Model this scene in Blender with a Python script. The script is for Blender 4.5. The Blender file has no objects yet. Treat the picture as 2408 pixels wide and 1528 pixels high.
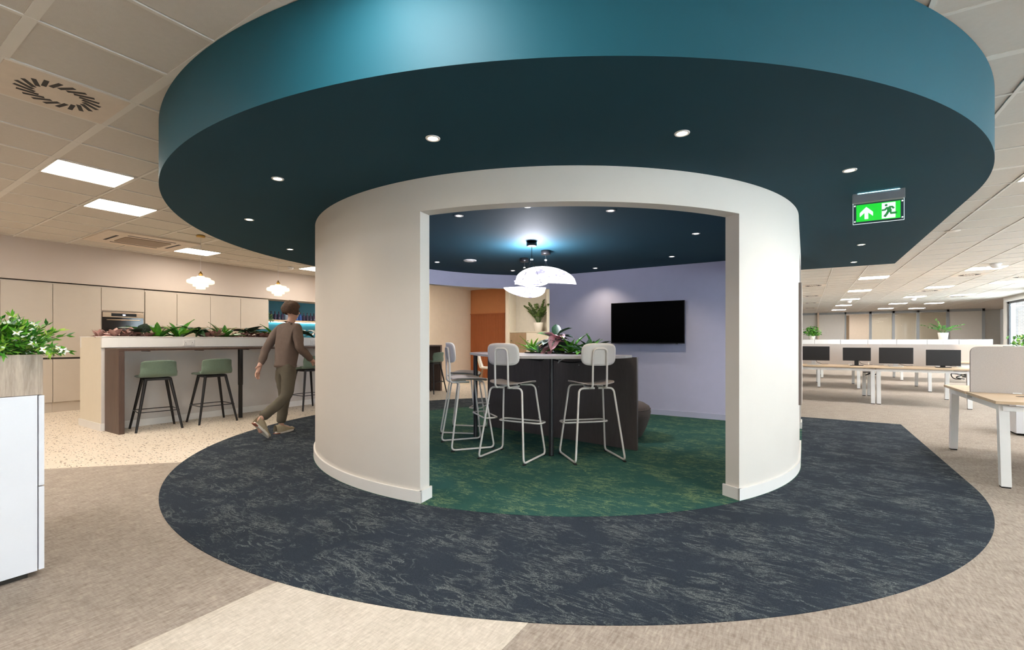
import bpy, bmesh, math, random
from mathutils import Vector, Matrix, noise as mnoise
random.seed(7)
scene = bpy.context.scene
COL = scene.collection
PI = math.pi
R_ = math.radians

# ------------------------------------------------------------------ camera
YAW = R_(32.6)
FPX, HZ, CXP, CAMH = 1085.0, 801.0, 1200.0, 1.22
cam = bpy.data.cameras.new('camera')
cam.sensor_width = 36.0
cam.lens = 36.0 * FPX / 2408.0
cam.shift_x = (1204.0 - CXP) / 2408.0
cam.shift_y = (HZ - 764.0) / 2408.0
cam.clip_end = 300
cam_o = bpy.data.objects.new('camera', cam)
COL.objects.link(cam_o)
cam_o.location = (0, 0, CAMH)
cam_o.rotation_euler = (PI / 2, 0, YAW)
scene.camera = cam_o
RTX, RTY = math.cos(YAW), math.sin(YAW)
FWX, FWY = -math.sin(YAW), math.cos(YAW)

# ------------------------------------------------------------------ world (overcast daylight outside the windows)
w = bpy.data.worlds.new('overcast_sky')
scene.world = w
w.use_nodes = True
wn = w.node_tree.nodes
wn['Background'].inputs[0].default_value = (0.78, 0.89, 1.0, 1)
wn['Background'].inputs[1].default_value = 7.0

# ------------------------------------------------------------------ exposure / light levels
scene.view_settings.view_transform = 'Standard'
scene.view_settings.look = 'None'
scene.view_settings.gamma = 1.0
scene.view_settings.use_curve_mapping = False
scene.view_settings.exposure = 1.35
PANEL_WARM = (1.0, 0.91, 0.80)
PANEL_COOL = (1.0, 0.97, 0.95)
PANEL_EMIT = 15.0
DOWN_SPOT = 6.0

# ------------------------------------------------------------------ helpers: pixel rays
def ray(x):
    k = (x - CXP) / FPX
    return k * RTX + FWX, k * RTY + FWY
def at(x, y, z=0.0):
    Z = FPX * (z - CAMH) / (HZ - y)
    rx, ry = ray(x)
    return rx * Z, ry * Z
def ony(x, y, Y):
    rx, ry = ray(x)
    Z = Y / ry
    return rx * Z, Y, CAMH + (HZ - y) / FPX * Z
def onx(x, y, X):
    rx, ry = ray(x)
    Z = X / rx
    return X, ry * Z, CAMH + (HZ - y) / FPX * Z
def proj(X, Y, z):
    d = X * FWX + Y * FWY
    if d < 0.1:
        return None
    return CXP + FPX * (X * RTX + Y * RTY) / d, HZ - FPX * (z - CAMH) / d, d

# ------------------------------------------------------------------ helpers: materials
MATS = {}
def nmat(name):
    m = bpy.data.materials.new(name)
    m.use_nodes = True
    MATS[name] = m
    nt = m.node_tree
    return m, nt, nt.nodes, nt.links, nt.nodes['Principled BSDF']
def mat(name, col, rough=0.5, metal=0.0, var=0.04, scale=8.0, bump=0.0, bscale=60.0, spec=0.5, stretch=(1, 1, 1), emit=None, es=0.0, trans=0.0, ior=1.45, coat=0.0, sheen=0.0):
    m, nt, N, L, b = nmat(name)
    tc = N.new('ShaderNodeTexCoord')
    mp = N.new('ShaderNodeMapping')
    mp.inputs['Scale'].default_value = stretch
    L.new(tc.outputs['Object'], mp.inputs['Vector'])
    nz = N.new('ShaderNodeTexNoise')
    nz.inputs['Scale'].default_value = scale
    nz.inputs['Detail'].default_value = 4
    L.new(mp.outputs[0], nz.inputs['Vector'])
    cr = N.new('ShaderNodeValToRGB')
    cr.color_ramp.elements[0].position = 0.3
    cr.color_ramp.elements[1].position = 0.7
    cr.color_ramp.elements[0].color = tuple(max(0, c * (1 - var)) for c in col) + (1,)
    cr.color_ramp.elements[1].color = tuple(min(1, c * (1 + var)) for c in col) + (1,)
    L.new(nz.outputs['Fac'], cr.inputs[0])
    L.new(cr.outputs[0], b.inputs['Base Color'])
    b.inputs['Roughness'].default_value = rough
    b.inputs['Metallic'].default_value = metal
    b.inputs['Specular IOR Level'].default_value = spec
    b.inputs['IOR'].default_value = ior
    if trans:
        b.inputs['Transmission Weight'].default_value = trans
    if coat:
        b.inputs['Coat Weight'].default_value = coat
    if sheen:
        b.inputs['Sheen Weight'].default_value = sheen
    if bump:
        n2 = N.new('ShaderNodeTexNoise')
        n2.inputs['Scale'].default_value = bscale
        n2.inputs['Detail'].default_value = 3
        L.new(mp.outputs[0], n2.inputs['Vector'])
        bp = N.new('ShaderNodeBump')
        bp.inputs['Strength'].default_value = bump
        bp.inputs['Distance'].default_value = 0.01
        L.new(n2.outputs['Fac'], bp.inputs['Height'])
        L.new(bp.outputs[0], b.inputs['Normal'])
    if emit:
        b.inputs['Emission Color'].default_value = tuple(emit) + (1,)
        b.inputs['Emission Strength'].default_value = es
    return m
def ramp(N, stops, interp='LINEAR'):
    cr = N.new('ShaderNodeValToRGB')
    cr.color_ramp.interpolation = interp
    el = cr.color_ramp.elements
    while len(el) < len(stops):
        el.new(0.5)
    for e, (p, c) in zip(el, stops):
        e.position = p
        e.color = tuple(c) + (1,) if len(c) == 3 else c
    return cr
def noise_node(N, L, vec, scale, detail=4, rough=0.5, dist=0.0, typ=None):
    n = N.new('ShaderNodeTexNoise')
    if typ:
        n.noise_type = typ
    n.inputs['Scale'].default_value = scale
    n.inputs['Detail'].default_value = detail
    n.inputs['Roughness'].default_value = rough
    n.inputs['Distortion'].default_value = dist
    if vec:
        L.new(vec, n.inputs['Vector'])
    return n
def mapping(N, L, scale=(1, 1, 1), rot=(0, 0, 0), loc=(0, 0, 0)):
    tc = N.new('ShaderNodeTexCoord')
    mp = N.new('ShaderNodeMapping')
    mp.inputs['Scale'].default_value = scale
    mp.inputs['Rotation'].default_value = rot
    mp.inputs['Location'].default_value = loc
    L.new(tc.outputs['Object'], mp.inputs['Vector'])
    return mp.outputs[0]
def mathn(N, L, op, a, b=None, clamp=False):
    n = N.new('ShaderNodeMath')
    n.operation = op
    n.use_clamp = clamp
    for i, v in enumerate((a, b)):
        if v is None:
            continue
        if isinstance(v, (int, float)):
            n.inputs[i].default_value = v
        else:
            L.new(v, n.inputs[i])
    return n.outputs[0]
def mixc(N, L, fac, c1, c2, blend='MIX'):
    n = N.new('ShaderNodeMix')
    n.data_type = 'RGBA'
    n.blend_type = blend
    for s, v in ((0, fac), (6, c1), (7, c2)):
        if isinstance(v, (int, float)):
            n.inputs[s].default_value = v
        elif isinstance(v, tuple):
            n.inputs[s].default_value = v + (1,) if len(v) == 3 else v
        else:
            L.new(v, n.inputs[s])
    return n.outputs[2]

def carpet_streak(name, base1, base2, streak, amount):
    """pile carpet with drifting streaks"""
    m, nt, N, L, b = nmat(name)
    tot = None
    for i, (rot, sx) in enumerate(((0.5, 1.0), (-0.35, 1.25), (1.9, 0.9))):
        v = mapping(N, L, (1.3 * sx, 4.2 * sx, 1), (0, 0, rot), (3.7 * i, 1.3 * i, 0))
        n = noise_node(N, L, v, 2.6, 6, 0.62, 0.9)
        d = mathn(N, L, 'ABSOLUTE', mathn(N, L, 'SUBTRACT', n.outputs['Fac'], 0.5))
        line = mathn(N, L, 'SUBTRACT', 1.0, mathn(N, L, 'MULTIPLY', d, 34.0), True)
        v2 = mapping(N, L, (1, 1, 1), (0, 0, 0), (9.1 * i, 4, 0))
        mk = noise_node(N, L, v2, 3.1, 4, 0.65)
        mask = mathn(N, L, 'MULTIPLY', mathn(N, L, 'SUBTRACT', mk.outputs['Fac'], 0.48), 9.0, True)
        s = mathn(N, L, 'MULTIPLY', line, mask)
        tot = s if tot is None else mathn(N, L, 'MAXIMUM', tot, s)
    gv = mapping(N, L)
    grain = noise_node(N, L, gv, 190, 2, 0.7)
    g2 = mathn(N, L, 'MULTIPLY', mathn(N, L, 'SUBTRACT', grain.outputs['Fac'], 0.28), 2.0, True)
    big = noise_node(N, L, gv, 3.0, 4, 0.6)
    bc = mixc(N, L, big.outputs['Fac'], base1, base2)
    fac = mathn(N, L, 'MULTIPLY', mathn(N, L, 'MULTIPLY', tot, g2), amount)
    c = mixc(N, L, fac, bc, streak)
    gr = mathn(N, L, 'ADD', mathn(N, L, 'MULTIPLY', grain.outputs['Fac'], 1.3), 0.35)
    c2 = N.new('ShaderNodeVectorMath')
    c2.operation = 'SCALE'
    L.new(c, c2.inputs[0])
    L.new(gr, c2.inputs['Scale'])
    L.new(c2.outputs[0], b.inputs['Base Color'])
    b.inputs['Roughness'].default_value = 0.95
    b.inputs['Specular IOR Level'].default_value = 0.1
    bp = N.new('ShaderNodeBump')
    bp.inputs['Strength'].default_value = 0.6
    bp.inputs['Distance'].default_value = 0.004
    L.new(grain.outputs['Fac'], bp.inputs['Height'])
    L.new(bp.outputs[0], b.inputs['Normal'])
    return m
def carpet_woven(name, c1, c2):
    """loop carpet with short woven dashes in two directions"""
    m, nt, N, L, b = nmat(name)
    v1 = mapping(N, L, (90, 16, 1), (0, 0, 0.06))
    v2 = mapping(N, L, (18, 80, 1), (0, 0, 0.06))
    n1 = noise_node(N, L, v1, 1.0, 3, 0.6)
    n2 = noise_node(N, L, v2, 1.0, 3, 0.6)
    v3 = mapping(N, L)
    n3 = noise_node(N, L, v3, 7.0, 3, 0.6)
    n4 = noise_node(N, L, v3, 320, 1, 0.5)
    f = mathn(N, L, 'ADD', mathn(N, L, 'MULTIPLY', n1.outputs['Fac'], 0.9), mathn(N, L, 'MULTIPLY', n2.outputs['Fac'], 0.5))
    f = mathn(N, L, 'ADD', f, mathn(N, L, 'MULTIPLY', n3.outputs['Fac'], 0.35))
    f = mathn(N, L, 'ADD', f, mathn(N, L, 'MULTIPLY', n4.outputs['Fac'], 0.25))
    cr = ramp(N, [(0.36, c1), (0.64, c2)])
    L.new(mathn(N, L, 'MULTIPLY', f, 0.5), cr.inputs[0])
    L.new(cr.outputs[0], b.inputs['Base Color'])
    b.inputs['Roughness'].default_value = 0.95
    b.inputs['Specular IOR Level'].default_value = 0.1
    bp = N.new('ShaderNodeBump')
    bp.inputs['Strength'].default_value = 0.5
    bp.inputs['Distance'].default_value = 0.004
    L.new(n1.outputs['Fac'], bp.inputs['Height'])
    L.new(bp.outputs[0], b.inputs['Normal'])
    return m
def terrazzo(name):
    m, nt, N, L, b = nmat(name)
    col = None
    base = (0.74, 0.64, 0.52)
    for i, (sc, thr, rot, c) in enumerate(((9, 0.17, 0.3, (0.16, 0.10, 0.06)), (13, 0.19, 1.1, (0.36, 0.24, 0.15)), (16, 0.17, -0.5, (0.10, 0.08, 0.06)), (12, 0.2, 0.8, (0.85, 0.78, 0.66)))):
        v = mapping(N, L, (1.0, 2.3, 1), (0, 0, rot), (i * 2.2, i * 5.1, 0))
        vo = N.new('ShaderNodeTexVoronoi')
        vo.inputs['Scale'].default_value = sc
        L.new(v, vo.inputs['Vector'])
        f = mathn(N, L, 'LESS_THAN', vo.outputs['Distance'], thr)
        col = mixc(N, L, f, base if col is None else col, c)
    L.new(col, b.inputs['Base Color'])
    b.inputs['Roughness'].default_value = 0.45
    return m
def wood(name, c1, c2, scale=3.0, stretch=(8, 8, 0.7), rough=0.5):
    m, nt, N, L, b = nmat(name)
    v = mapping(N, L, stretch)
    n = noise_node(N, L, v, scale, 6, 0.65, 1.4)
    n2 = noise_node(N, L, v, scale * 9, 3, 0.6)
    f = mathn(N, L, 'ADD', mathn(N, L, 'MULTIPLY', n.outputs['Fac'], 0.75), mathn(N, L, 'MULTIPLY', n2.outputs['Fac'], 0.25))
    cr = ramp(N, [(0.35, c1), (0.66, c2)])
    L.new(f, cr.inputs[0])
    L.new(cr.outputs[0], b.inputs['Base Color'])
    b.inputs['Roughness'].default_value = rough
    return m
def leaf_mat(name, c1, c2, rough=0.4, scale=14, lo=0.4, hi=0.6):
    m, nt, N, L, b = nmat(name)
    v = mapping(N, L)
    n = noise_node(N, L, v, scale, 3, 0.6)
    oi = N.new('ShaderNodeObjectInfo')
    f = mathn(N, L, 'ADD', n.outputs['Fac'], mathn(N, L, 'MULTIPLY', mathn(N, L, 'SUBTRACT', oi.outputs['Random'], 0.5), 0.3))
    cr = ramp(N, [(lo, c1), (hi, c2)])
    L.new(f, cr.inputs[0])
    L.new(cr.outputs[0], b.inputs['Base Color'])
    b.inputs['Roughness'].default_value = rough
    b.inputs['Subsurface Weight'].default_value = 0.0
    return m
def emis(name, col, s, base=0.8):
    m, nt, N, L, b = nmat(name)
    b.inputs['Base Color'].default_value = (base, base, base, 1)
    b.inputs['Emission Color'].default_value = tuple(col) + (1,)
    b.inputs['Emission Strength'].default_value = s
    return m

# ------------------------------------------------------------------ helpers: geometry
class MB:
    def __init__(s):
        s.v, s.f, s.m, s.sm = [], [], [], []
    def add(s, vs, fs, mi=0, smooth=False):
        o = len(s.v)
        s.v += [tuple(p) for p in vs]
        for f in fs:
            s.f.append(tuple(i + o for i in f))
            s.m.append(mi)
            s.sm.append(smooth)
        return s
    def box(s, x0, x1, y0, y1, z0, z1, mi=0):
        vs = [(x, y, z) for z in (z0, z1) for y in (y0, y1) for x in (x0, x1)]
        return s.add(vs, [(0, 2, 3, 1), (4, 5, 7, 6), (0, 1, 5, 4), (2, 6, 7, 3), (0, 4, 6, 2), (1, 3, 7, 5)], mi)
    def prism(s, poly, z0, z1, mi=0, smooth=False, mside=None):
        n = len(poly)
        lo = [(x, y, z0) for x, y in poly]
        hi = [(x, y, z1) for x, y in poly]
        s.add(lo, [tuple(range(n))[::-1]], mi)
        s.add(hi, [tuple(range(n))], mi)
        ms = mi if mside is None else mside
        return s.add(lo + hi, [(i, (i + 1) % n, n + (i + 1) % n, n + i) for i in range(n)], ms, smooth)
    def strip(s, outer, inner, z0, z1, mo=0, mi=1, me=0):
        n = len(outer)
        for pts, m_, flip in ((outer, mo, False), (inner, mi, True)):
            vs = [(x, y, z0) for x, y in pts] + [(x, y, z1) for x, y in pts]
            fs = [(i, i + 1, n + i + 1, n + i) for i in range(n - 1)]
            if flip:
                fs = [f[::-1] for f in fs]
            s.add(vs, fs, m_, True)
        for z, fl in ((z0, True), (z1, False)):
            vs = [(x, y, z) for x, y in outer] + [(x, y, z) for x, y in inner]
            fs = [(i, i + 1, n + i + 1, n + i) for i in range(n - 1)]
            if not fl:
                pass
            s.add(vs, fs, me)
        for i in (0, n - 1):
            a, c = outer[i], inner[i]
            s.add([(a[0], a[1], z0), (c[0], c[1], z0), (c[0], c[1], z1), (a[0], a[1], z1)], [(0, 1, 2, 3)], me)
        return s
    def tube(s, pts, r, n=8, closed=False, mi=0, cap=True):
        P = [Vector(p) for p in pts]
        k = len(P)
        rr = r if isinstance(r, (list, tuple)) else [r] * k
        T = []
        for i in range(k):
            a = P[(i - 1) % k] if (closed or i > 0) else P[i]
            c = P[(i + 1) % k] if (closed or i < k - 1) else P[i]
            d = (c - a)
            T.append(d.normalized() if d.length > 1e-9 else Vector((0, 0, 1)))
        up = Vector((0, 0, 1)) if abs(T[0].z) < 0.9 else Vector((1, 0, 0))
        nrm = (up - T[0] * up.dot(T[0])).normalized()
        vs = []
        for i in range(k):
            nrm = (nrm - T[i] * nrm.dot(T[i]))
            nrm = nrm.normalized() if nrm.length > 1e-6 else Vector((1, 0, 0))
            bn = T[i].cross(nrm)
            for j in range(n):
                a = 2 * PI * j / n
                vs.append(P[i] + (nrm * math.cos(a) + bn * math.sin(a)) * rr[i])
        fs = []
        for i in range(k if closed else k - 1):
            i2 = (i + 1) % k
            for j in range(n):
                fs.append((i * n + j, i * n + (j + 1) % n, i2 * n + (j + 1) % n, i2 * n + j))
        s.add(vs, fs, mi, True)
        if cap and not closed:
            s.add(vs[:n], [tuple(range(n))[::-1]], mi)
            s.add(vs[-n:], [tuple(range(n))], mi)
        return s
    def lathe(s, prof, n=24, c=(0, 0, 0), mi=0, smooth=True):
        vs, k = [], len(prof)
        for r, z in prof:
            for j in range(n):
                a = 2 * PI * j / n
                vs.append((c[0] + r * math.cos(a), c[1] + r * math.sin(a), c[2] + z))
        fs = [(i * n + j, i * n + (j + 1) % n, (i + 1) * n + (j + 1) % n, (i + 1) * n + j) for i in range(k - 1) for j in range(n)]
        return s.add(vs, fs, mi, smooth)
    def grid(s, fn, nu, nv, mi=0, smooth=True):
        vs = [fn(i / nu, j / nv) for i in range(nu + 1) for j in range(nv + 1)]
        fs = [(i * (nv + 1) + j, (i + 1) * (nv + 1) + j, (i + 1) * (nv + 1) + j + 1, i * (nv + 1) + j + 1) for i in range(nu) for j in range(nv)]
        return s.add(vs, fs, mi, smooth)
    def mesh(s, name, mats):
        me = bpy.data.meshes.new(name)
        me.from_pydata(s.v, [], s.f)
        for m_ in (mats if isinstance(mats, (list, tuple)) else [mats]):
            me.materials.append(MATS[m_])
        me.polygons.foreach_set('material_index', s.m)
        me.polygons.foreach_set('use_smooth', s.sm)
        me.update()
        return me
    def build(s, name, mats, parent=None, bevel=0.0, solid=0.0, sub=0, loc=None, rot=None):
        return link(name, s.mesh(name, mats), parent, bevel, solid, sub, loc, rot)
def link(name, me, parent=None, bevel=0.0, solid=0.0, sub=0, loc=None, rot=None, scale=None):
    o = bpy.data.objects.new(name, me)
    COL.objects.link(o)
    if parent:
        o.parent = parent
    if loc:
        o.location = loc
    if rot:
        o.rotation_euler = rot
    if scale:
        o.scale = scale if isinstance(scale, (tuple, list)) else (scale,) * 3
    if solid:
        md = o.modifiers.new('solid', 'SOLIDIFY')
        md.thickness = solid
        md.offset = 0
    if sub:
        md = o.modifiers.new('sub', 'SUBSURF')
        md.levels = sub
        md.render_levels = sub
    if bevel:
        md = o.modifiers.new('bevel', 'BEVEL')
        md.width = bevel
        md.segments = 2
        md.limit_method = 'ANGLE'
    return o
def thing(name, label, cat, loc=(0, 0, 0), rz=0.0, group=None):
    o = bpy.data.objects.new(name, None)
    COL.objects.link(o)
    o.location = loc
    o.rotation_euler = (0, 0, rz)
    return tag(o, label, cat, group)
def tag(o, label, cat, group=None):
    o['label'] = label
    o['category'] = cat
    if group:
        o['group'] = group
    return o
def struct(o, label=None):
    o['kind'] = 'structure'
    if label:
        o['label'] = label
    return o
def copy_tree(o, parent=None):
    c = o.copy()
    COL.objects.link(c)
    c.parent = parent
    for ch in list(o.children):
        copy_tree(ch, c)
    return c
def bx(name, m, x0, x1, y0, y1, z0, z1, parent=None, bevel=0.0):
    return MB().box(x0, x1, y0, y1, z0, z1).build(name, m, parent, bevel)
def fillet(pts, r, n=5, closed=False):
    """round the corners of a 3-D polyline"""
    P = [Vector(p) for p in pts]
    out = []
    k = len(P)
    for i in range(k):
        if not closed and i in (0, k - 1):
            out.append(P[i])
            continue
        a, b, c = P[i - 1], P[i], P[(i + 1) % k]
        d1, d2 = (a - b), (c - b)
        rr = min(r, d1.length * 0.49, d2.length * 0.49)
        p1, p2 = b + d1.normalized() * rr, b + d2.normalized() * rr
        for j in range(n + 1):
            t = j / n
            out.append((1 - t) ** 2 * p1 + 2 * t * (1 - t) * b + t * t * p2)
    return out
def rrect(x0, x1, y0, y1, r, n=5):
    out = []
    for cx, cy, a0 in ((x1 - r, y1 - r, 0), (x0 + r, y1 - r, 90), (x0 + r, y0 + r, 180), (x1 - r, y0 + r, 270)):
        for j in range(n + 1):
            a = R_(a0 + 90 * j / n)
            out.append((cx + r * math.cos(a), cy + r * math.sin(a)))
    return out
def slab_xz(poly, y0, y1):
    """prism of an (x,z) polygon extruded along y"""
    mb = MB()
    n = len(poly)
    a = [(x, y0, z) for x, z in poly]
    c = [(x, y1, z) for x, z in poly]
    mb.add(a, [tuple(range(n))])
    mb.add(c, [tuple(range(n))[::-1]])
    mb.add(a + c, [(i, n + i, n + (i + 1) % n, (i + 1) % n) for i in range(n)], 0, False)
    return mb

# ------------------------------------------------------------------ materials
mat('off_white_paint', (0.69, 0.64, 0.58), 0.6, var=0.015, scale=2, bump=0.03, bscale=180)
mat('white_paint', (0.80, 0.77, 0.73), 0.5, var=0.01)
mat('lilac_paint', (0.44, 0.44, 0.58), 0.6, var=0.015, bump=0.03, bscale=180)
mat('lilac_trim', (0.60, 0.59, 0.74), 0.5, var=0.01)
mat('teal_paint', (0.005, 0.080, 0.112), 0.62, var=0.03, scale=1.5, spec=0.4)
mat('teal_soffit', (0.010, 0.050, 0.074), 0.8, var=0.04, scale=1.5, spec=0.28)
mat('ceiling_tile', (0.62, 0.57, 0.51), 0.9, var=0.02, scale=30, bump=0.12, bscale=220, spec=0.1)
mat('ceiling_metal', (0.70, 0.63, 0.55), 0.5, var=0.02)
mat('grid_white', (0.70, 0.66, 0.60), 0.5, var=0.01)
mat('kitchen_wall', (0.55, 0.465, 0.405), 0.7, var=0.02, scale=1.5)
mat('kitchen_door', (0.50, 0.43, 0.355), 0.42, var=0.015)
mat('beige_wall', (0.68, 0.55, 0.42), 0.7, var=0.02)
mat('orange_paint', (0.50, 0.20, 0.075), 0.55, var=0.03)
mat('orange_panel', (0.36, 0.105, 0.030), 0.55, var=0.03)
mat('cream', (0.74, 0.66, 0.53), 0.5, var=0.015)
mat('bar_front', (0.62, 0.57, 0.53), 0.55, var=0.015)
mat('shadow_gap', (0.03, 0.025, 0.02), 0.8)
mat('office_wall', (0.70, 0.67, 0.62), 0.7, var=0.015)
mat('teal_niche', (0.012, 0.13, 0.19), 0.5, var=0.04)
mat('black', (0.010, 0.010, 0.011), 0.35, var=0.05)
mat('black_matte', (0.016, 0.015, 0.015), 0.6, var=0.05)
mat('grey_frame', (0.36, 0.39, 0.41), 0.4, var=0.02)
mat('window_frame', (0.035, 0.036, 0.038), 0.4, var=0.03)
mat('glass', (0.9, 0.95, 0.93), 0.02, var=0.0, trans=1.0, ior=1.2)
carpet_streak('blue_carpet', (0.024, 0.032, 0.044), (0.036, 0.046, 0.060), (0.235, 0.26, 0.245), 1.0)
carpet_streak('green_carpet', (0.022, 0.080, 0.072), (0.036, 0.105, 0.082), (0.30, 0.38, 0.16), 1.0)
carpet_woven('taupe_carpet', (0.25, 0.203, 0.168), (0.50, 0.428, 0.36))
carpet_woven('cream_carpet', (0.50, 0.44, 0.36), (0.75, 0.675, 0.575))
terrazzo('terrazzo')
wood('grey_oak', (0.28, 0.205, 0.145), (0.54, 0.43, 0.33))
wood('oak', (0.56, 0.40, 0.25), (0.70, 0.53, 0.36), stretch=(0.7, 8, 8))
wood('oak_edge', (0.28, 0.18, 0.11), (0.38, 0.26, 0.17), stretch=(8, 0.7, 8))
wood('oak_door', (0.26, 0.165, 0.09), (0.38, 0.26, 0.15))
wood('walnut', (0.060, 0.032, 0.022), (0.105, 0.060, 0.042), rough=0.45)
emis('panel_warm', PANEL_WARM, PANEL_EMIT)
emis('panel_cool', PANEL_COOL, PANEL_EMIT)
emis('downlight_glow', (1.0, 0.80, 0.55), 30.0)
emis('downlight_dim', (1.0, 0.86, 0.80), 5.0)
# ================================================================== STRUCTURE
PC = (-2.82, 5.29)           # centre of the round pod
RW, RI = 2.765, 2.645        # pod wall outer / inner radius
RS = 4.0                     # soffit and carpet radius
ZS, ZC = 2.44, 2.90          # soffit underside, ceiling
XR = PC[0] + RW              # straight right side, outer
XRI = PC[0] + RI
YB = 7.70                    # inner face of the straight back wall
def arc(r, a0, a1, n):
    return [(PC[0] + r * math.cos(R_(a0 + (a1 - a0) * i / n)), PC[1] + r * math.sin(R_(a0 + (a1 - a0) * i / n))) for i in range(n + 1)]

# ---- floor
fl = struct(bx('floor', 'taupe_carpet', -11.6, 6.7, -6, 38.2, -0.1, 0.0))
o = bx('cream_carpet_strip', 'cream_carpet', -2.25, -1.01, -6, 1.9, -0.02, 0.0015, fl)
tz = [(-11.6, -4.2), (-1.3, 6.1), (-1.3, 12.4), (-11.6, 12.4)]
MB().prism(tz, -0.02, 0.002).build('terrazzo_floor', 'terrazzo', fl)
yb = 8.72
a_b = math.degrees(math.asin((yb - PC[1]) / RS))
blue = arc(RS, 0, -(360 - (180 - a_b)), 200) + [(1.17, yb)]
blue = blue[::-1]
MB().prism(blue, -0.02, 0.004).build('blue_carpet_ring', 'blue_carpet', fl)
green = arc(RW + 0.02, 0, -(360 - 117), 160) + [(-3.9, YB + 0.1), (XR + 0.015, YB + 0.1)]
MB().prism(green[::-1], -0.02, 0.006).build('green_carpet', 'green_carpet', fl)

# ---- ceiling slab, soffit canopy
ce = struct(bx('ceiling', 'shadow_gap', -11.6, 6.7, -6, 38.2, ZC + 0.06, ZC + 0.12))
sof = arc(RS, 0, -270, 240) + [(1.19, 9.42)]
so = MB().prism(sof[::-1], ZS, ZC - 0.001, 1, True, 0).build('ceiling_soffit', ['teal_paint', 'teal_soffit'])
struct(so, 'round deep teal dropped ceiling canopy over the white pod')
def in_soffit(x, y, pad=0.0):
    if math.hypot(x - PC[0], y - PC[1]) < RS - pad:
        return True
    return x > PC[0] and PC[1] < y < 9.42 - pad and x < 1.19 - pad

# ---- pod walls: outer face white, inner face lilac
pod = MB()
pod.strip(arc(RW, -82, -172, 60), arc(RI, -82, -172, 60), 0, ZS)
pod.strip(arc(RW, -30, 0, 24) + [(XR, 6.15)], arc(RI, -30, 0, 24) + [(XRI, 6.15)], 0, ZS)
pod.strip([(XR, 7.54), (XR, YB + 0.12), (XR, YB + 0.12), (-4.05, YB + 0.12)], [(XRI, 7.54), (XRI, YB), (XRI, YB), (-4.05, YB)], 0, ZS)
ZH = 2.19
pod.strip(arc(RW, -82, -30, 40), arc(RI, -82, -30, 40), ZH, ZS)
pod.strip([(XR, 6.15), (XR, 7.54)], [(XRI, 6.15), (XRI, 7.54)], ZH + 0.03, ZS)
pod.strip([(-4.05, YB + 0.12)] + arc(RW, 116, 188, 40), [(-4.05, YB)] + arc(RI, 118, 188, 40), ZH, ZS)
po = pod.build('wall_pod', ['off_white_paint', 'lilac_paint'])
struct(po, 'curved off-white wall of the round pod, lilac inside')
def skirt(name, outer, inner, m, z1=0.095):
    s = MB().strip(outer, inner, 0.0, z1, 0, 0, 0).build(name, m, bevel=0.004)
    return struct(s)
bt = 0.016
a_in = math.degrees(bt / RW)
skirt('baseboard_left', arc(RW + bt, -82 + a_in, -172, 60), arc(RW - 0.001, -82 + a_in, -172, 60), 'white_paint')
skirt('baseboard_right', arc(RW + bt, -30 - a_in, 0, 24) + [(XR + bt, 6.165)], arc(RW - 0.001, -30 - a_in, 0, 24) + [(XR - 0.001, 6.165)], 'white_paint')
def jamb_base(name, ang, sgn):
    t = (RI - bt, RW + bt)
    q = math.degrees(bt / RW) * sgn
    p = lambda r, a: (PC[0] + r * math.cos(R_(a)), PC[1] + r * math.sin(R_(a)))
    o_ = [p(t[1], ang), p(t[1], ang + q)]
    i_ = [p(t[0], ang), p(t[0], ang + q)]
    return struct(MB().strip(o_, i_, 0, 0.095, 0, 0, 0).build(name, 'white_paint'))
jamb_base('baseboard_jamb_left', -82, 1)
jamb_base('baseboard_jamb_right', -30, -1)
struct(bx('baseboard_back', 'lilac_trim', -4.05, XRI, YB - bt, YB, 0, 0.095))
struct(bx('baseboard_door', 'white_paint', XRI - bt, XR + bt, 7.54 - bt, YB + 0.12, 0, 0.095))

# ---- outer walls of the floor
XK = -10.76                  # kitchen door fronts
struct(bx('wall_left', 'kitchen_wall', -11.6, -11.42, -6, 12.4, 0, ZC + 0.06))
struct(bx('trim_1', 'kitchen_wall', -11.42, XK - 0.02, -6, 10.3, 2.225, ZC + 0.05), 'warm beige bulkhead above the kitchen cupboards')
struct(bx('wall_return', 'beige_wall', -11.42, -9.44, 10.3, 12.3, 0, ZC + 0.05))
wo = struct(bx('wall_back', 'orange_paint', -11.4, -7.79, 12.3, 12.45, 0, ZC + 0.05), 'burnt orange wall with fluted lower panelling')
# fluted dado: each batten is a piece
bm = MB().box(-0.020, 0.020, -0.014, 0, 0.0, 2.09).mesh('batten', 'orange_panel')
x = -9.40
while x < -7.83:
    link('batten', bm, wo, loc=(x, 12.3, 0))
    x += 0.052
bx('dado_rail', 'orange_panel', -9.44, -7.79, 12.272, 12.3, 2.09, 2.115, wo)
struct(bx('wall_pier', 'cream', -7.79, -7.68, 11.9, 12.45, 0, ZC + 0.05))
struct(bx('wall_partition', 'office_wall', -7.68, -1.6, 12.35, 12.5, 0, ZC + 0.05))
struct(bx('wall_rear', 'office_wall', -11.6, 6.7, -6.15, -6.0, 0, ZC + 0.06))
struct(bx('wall_corridor', 'office_wall', -1.75, -1.6, 12.5, 33.6, 0, ZC + 0.05))
struct(bx('wall_end', 'office_wall', -11.6, 9.0, 38.2, 38.35, 0, ZC + 0.06))

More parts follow.
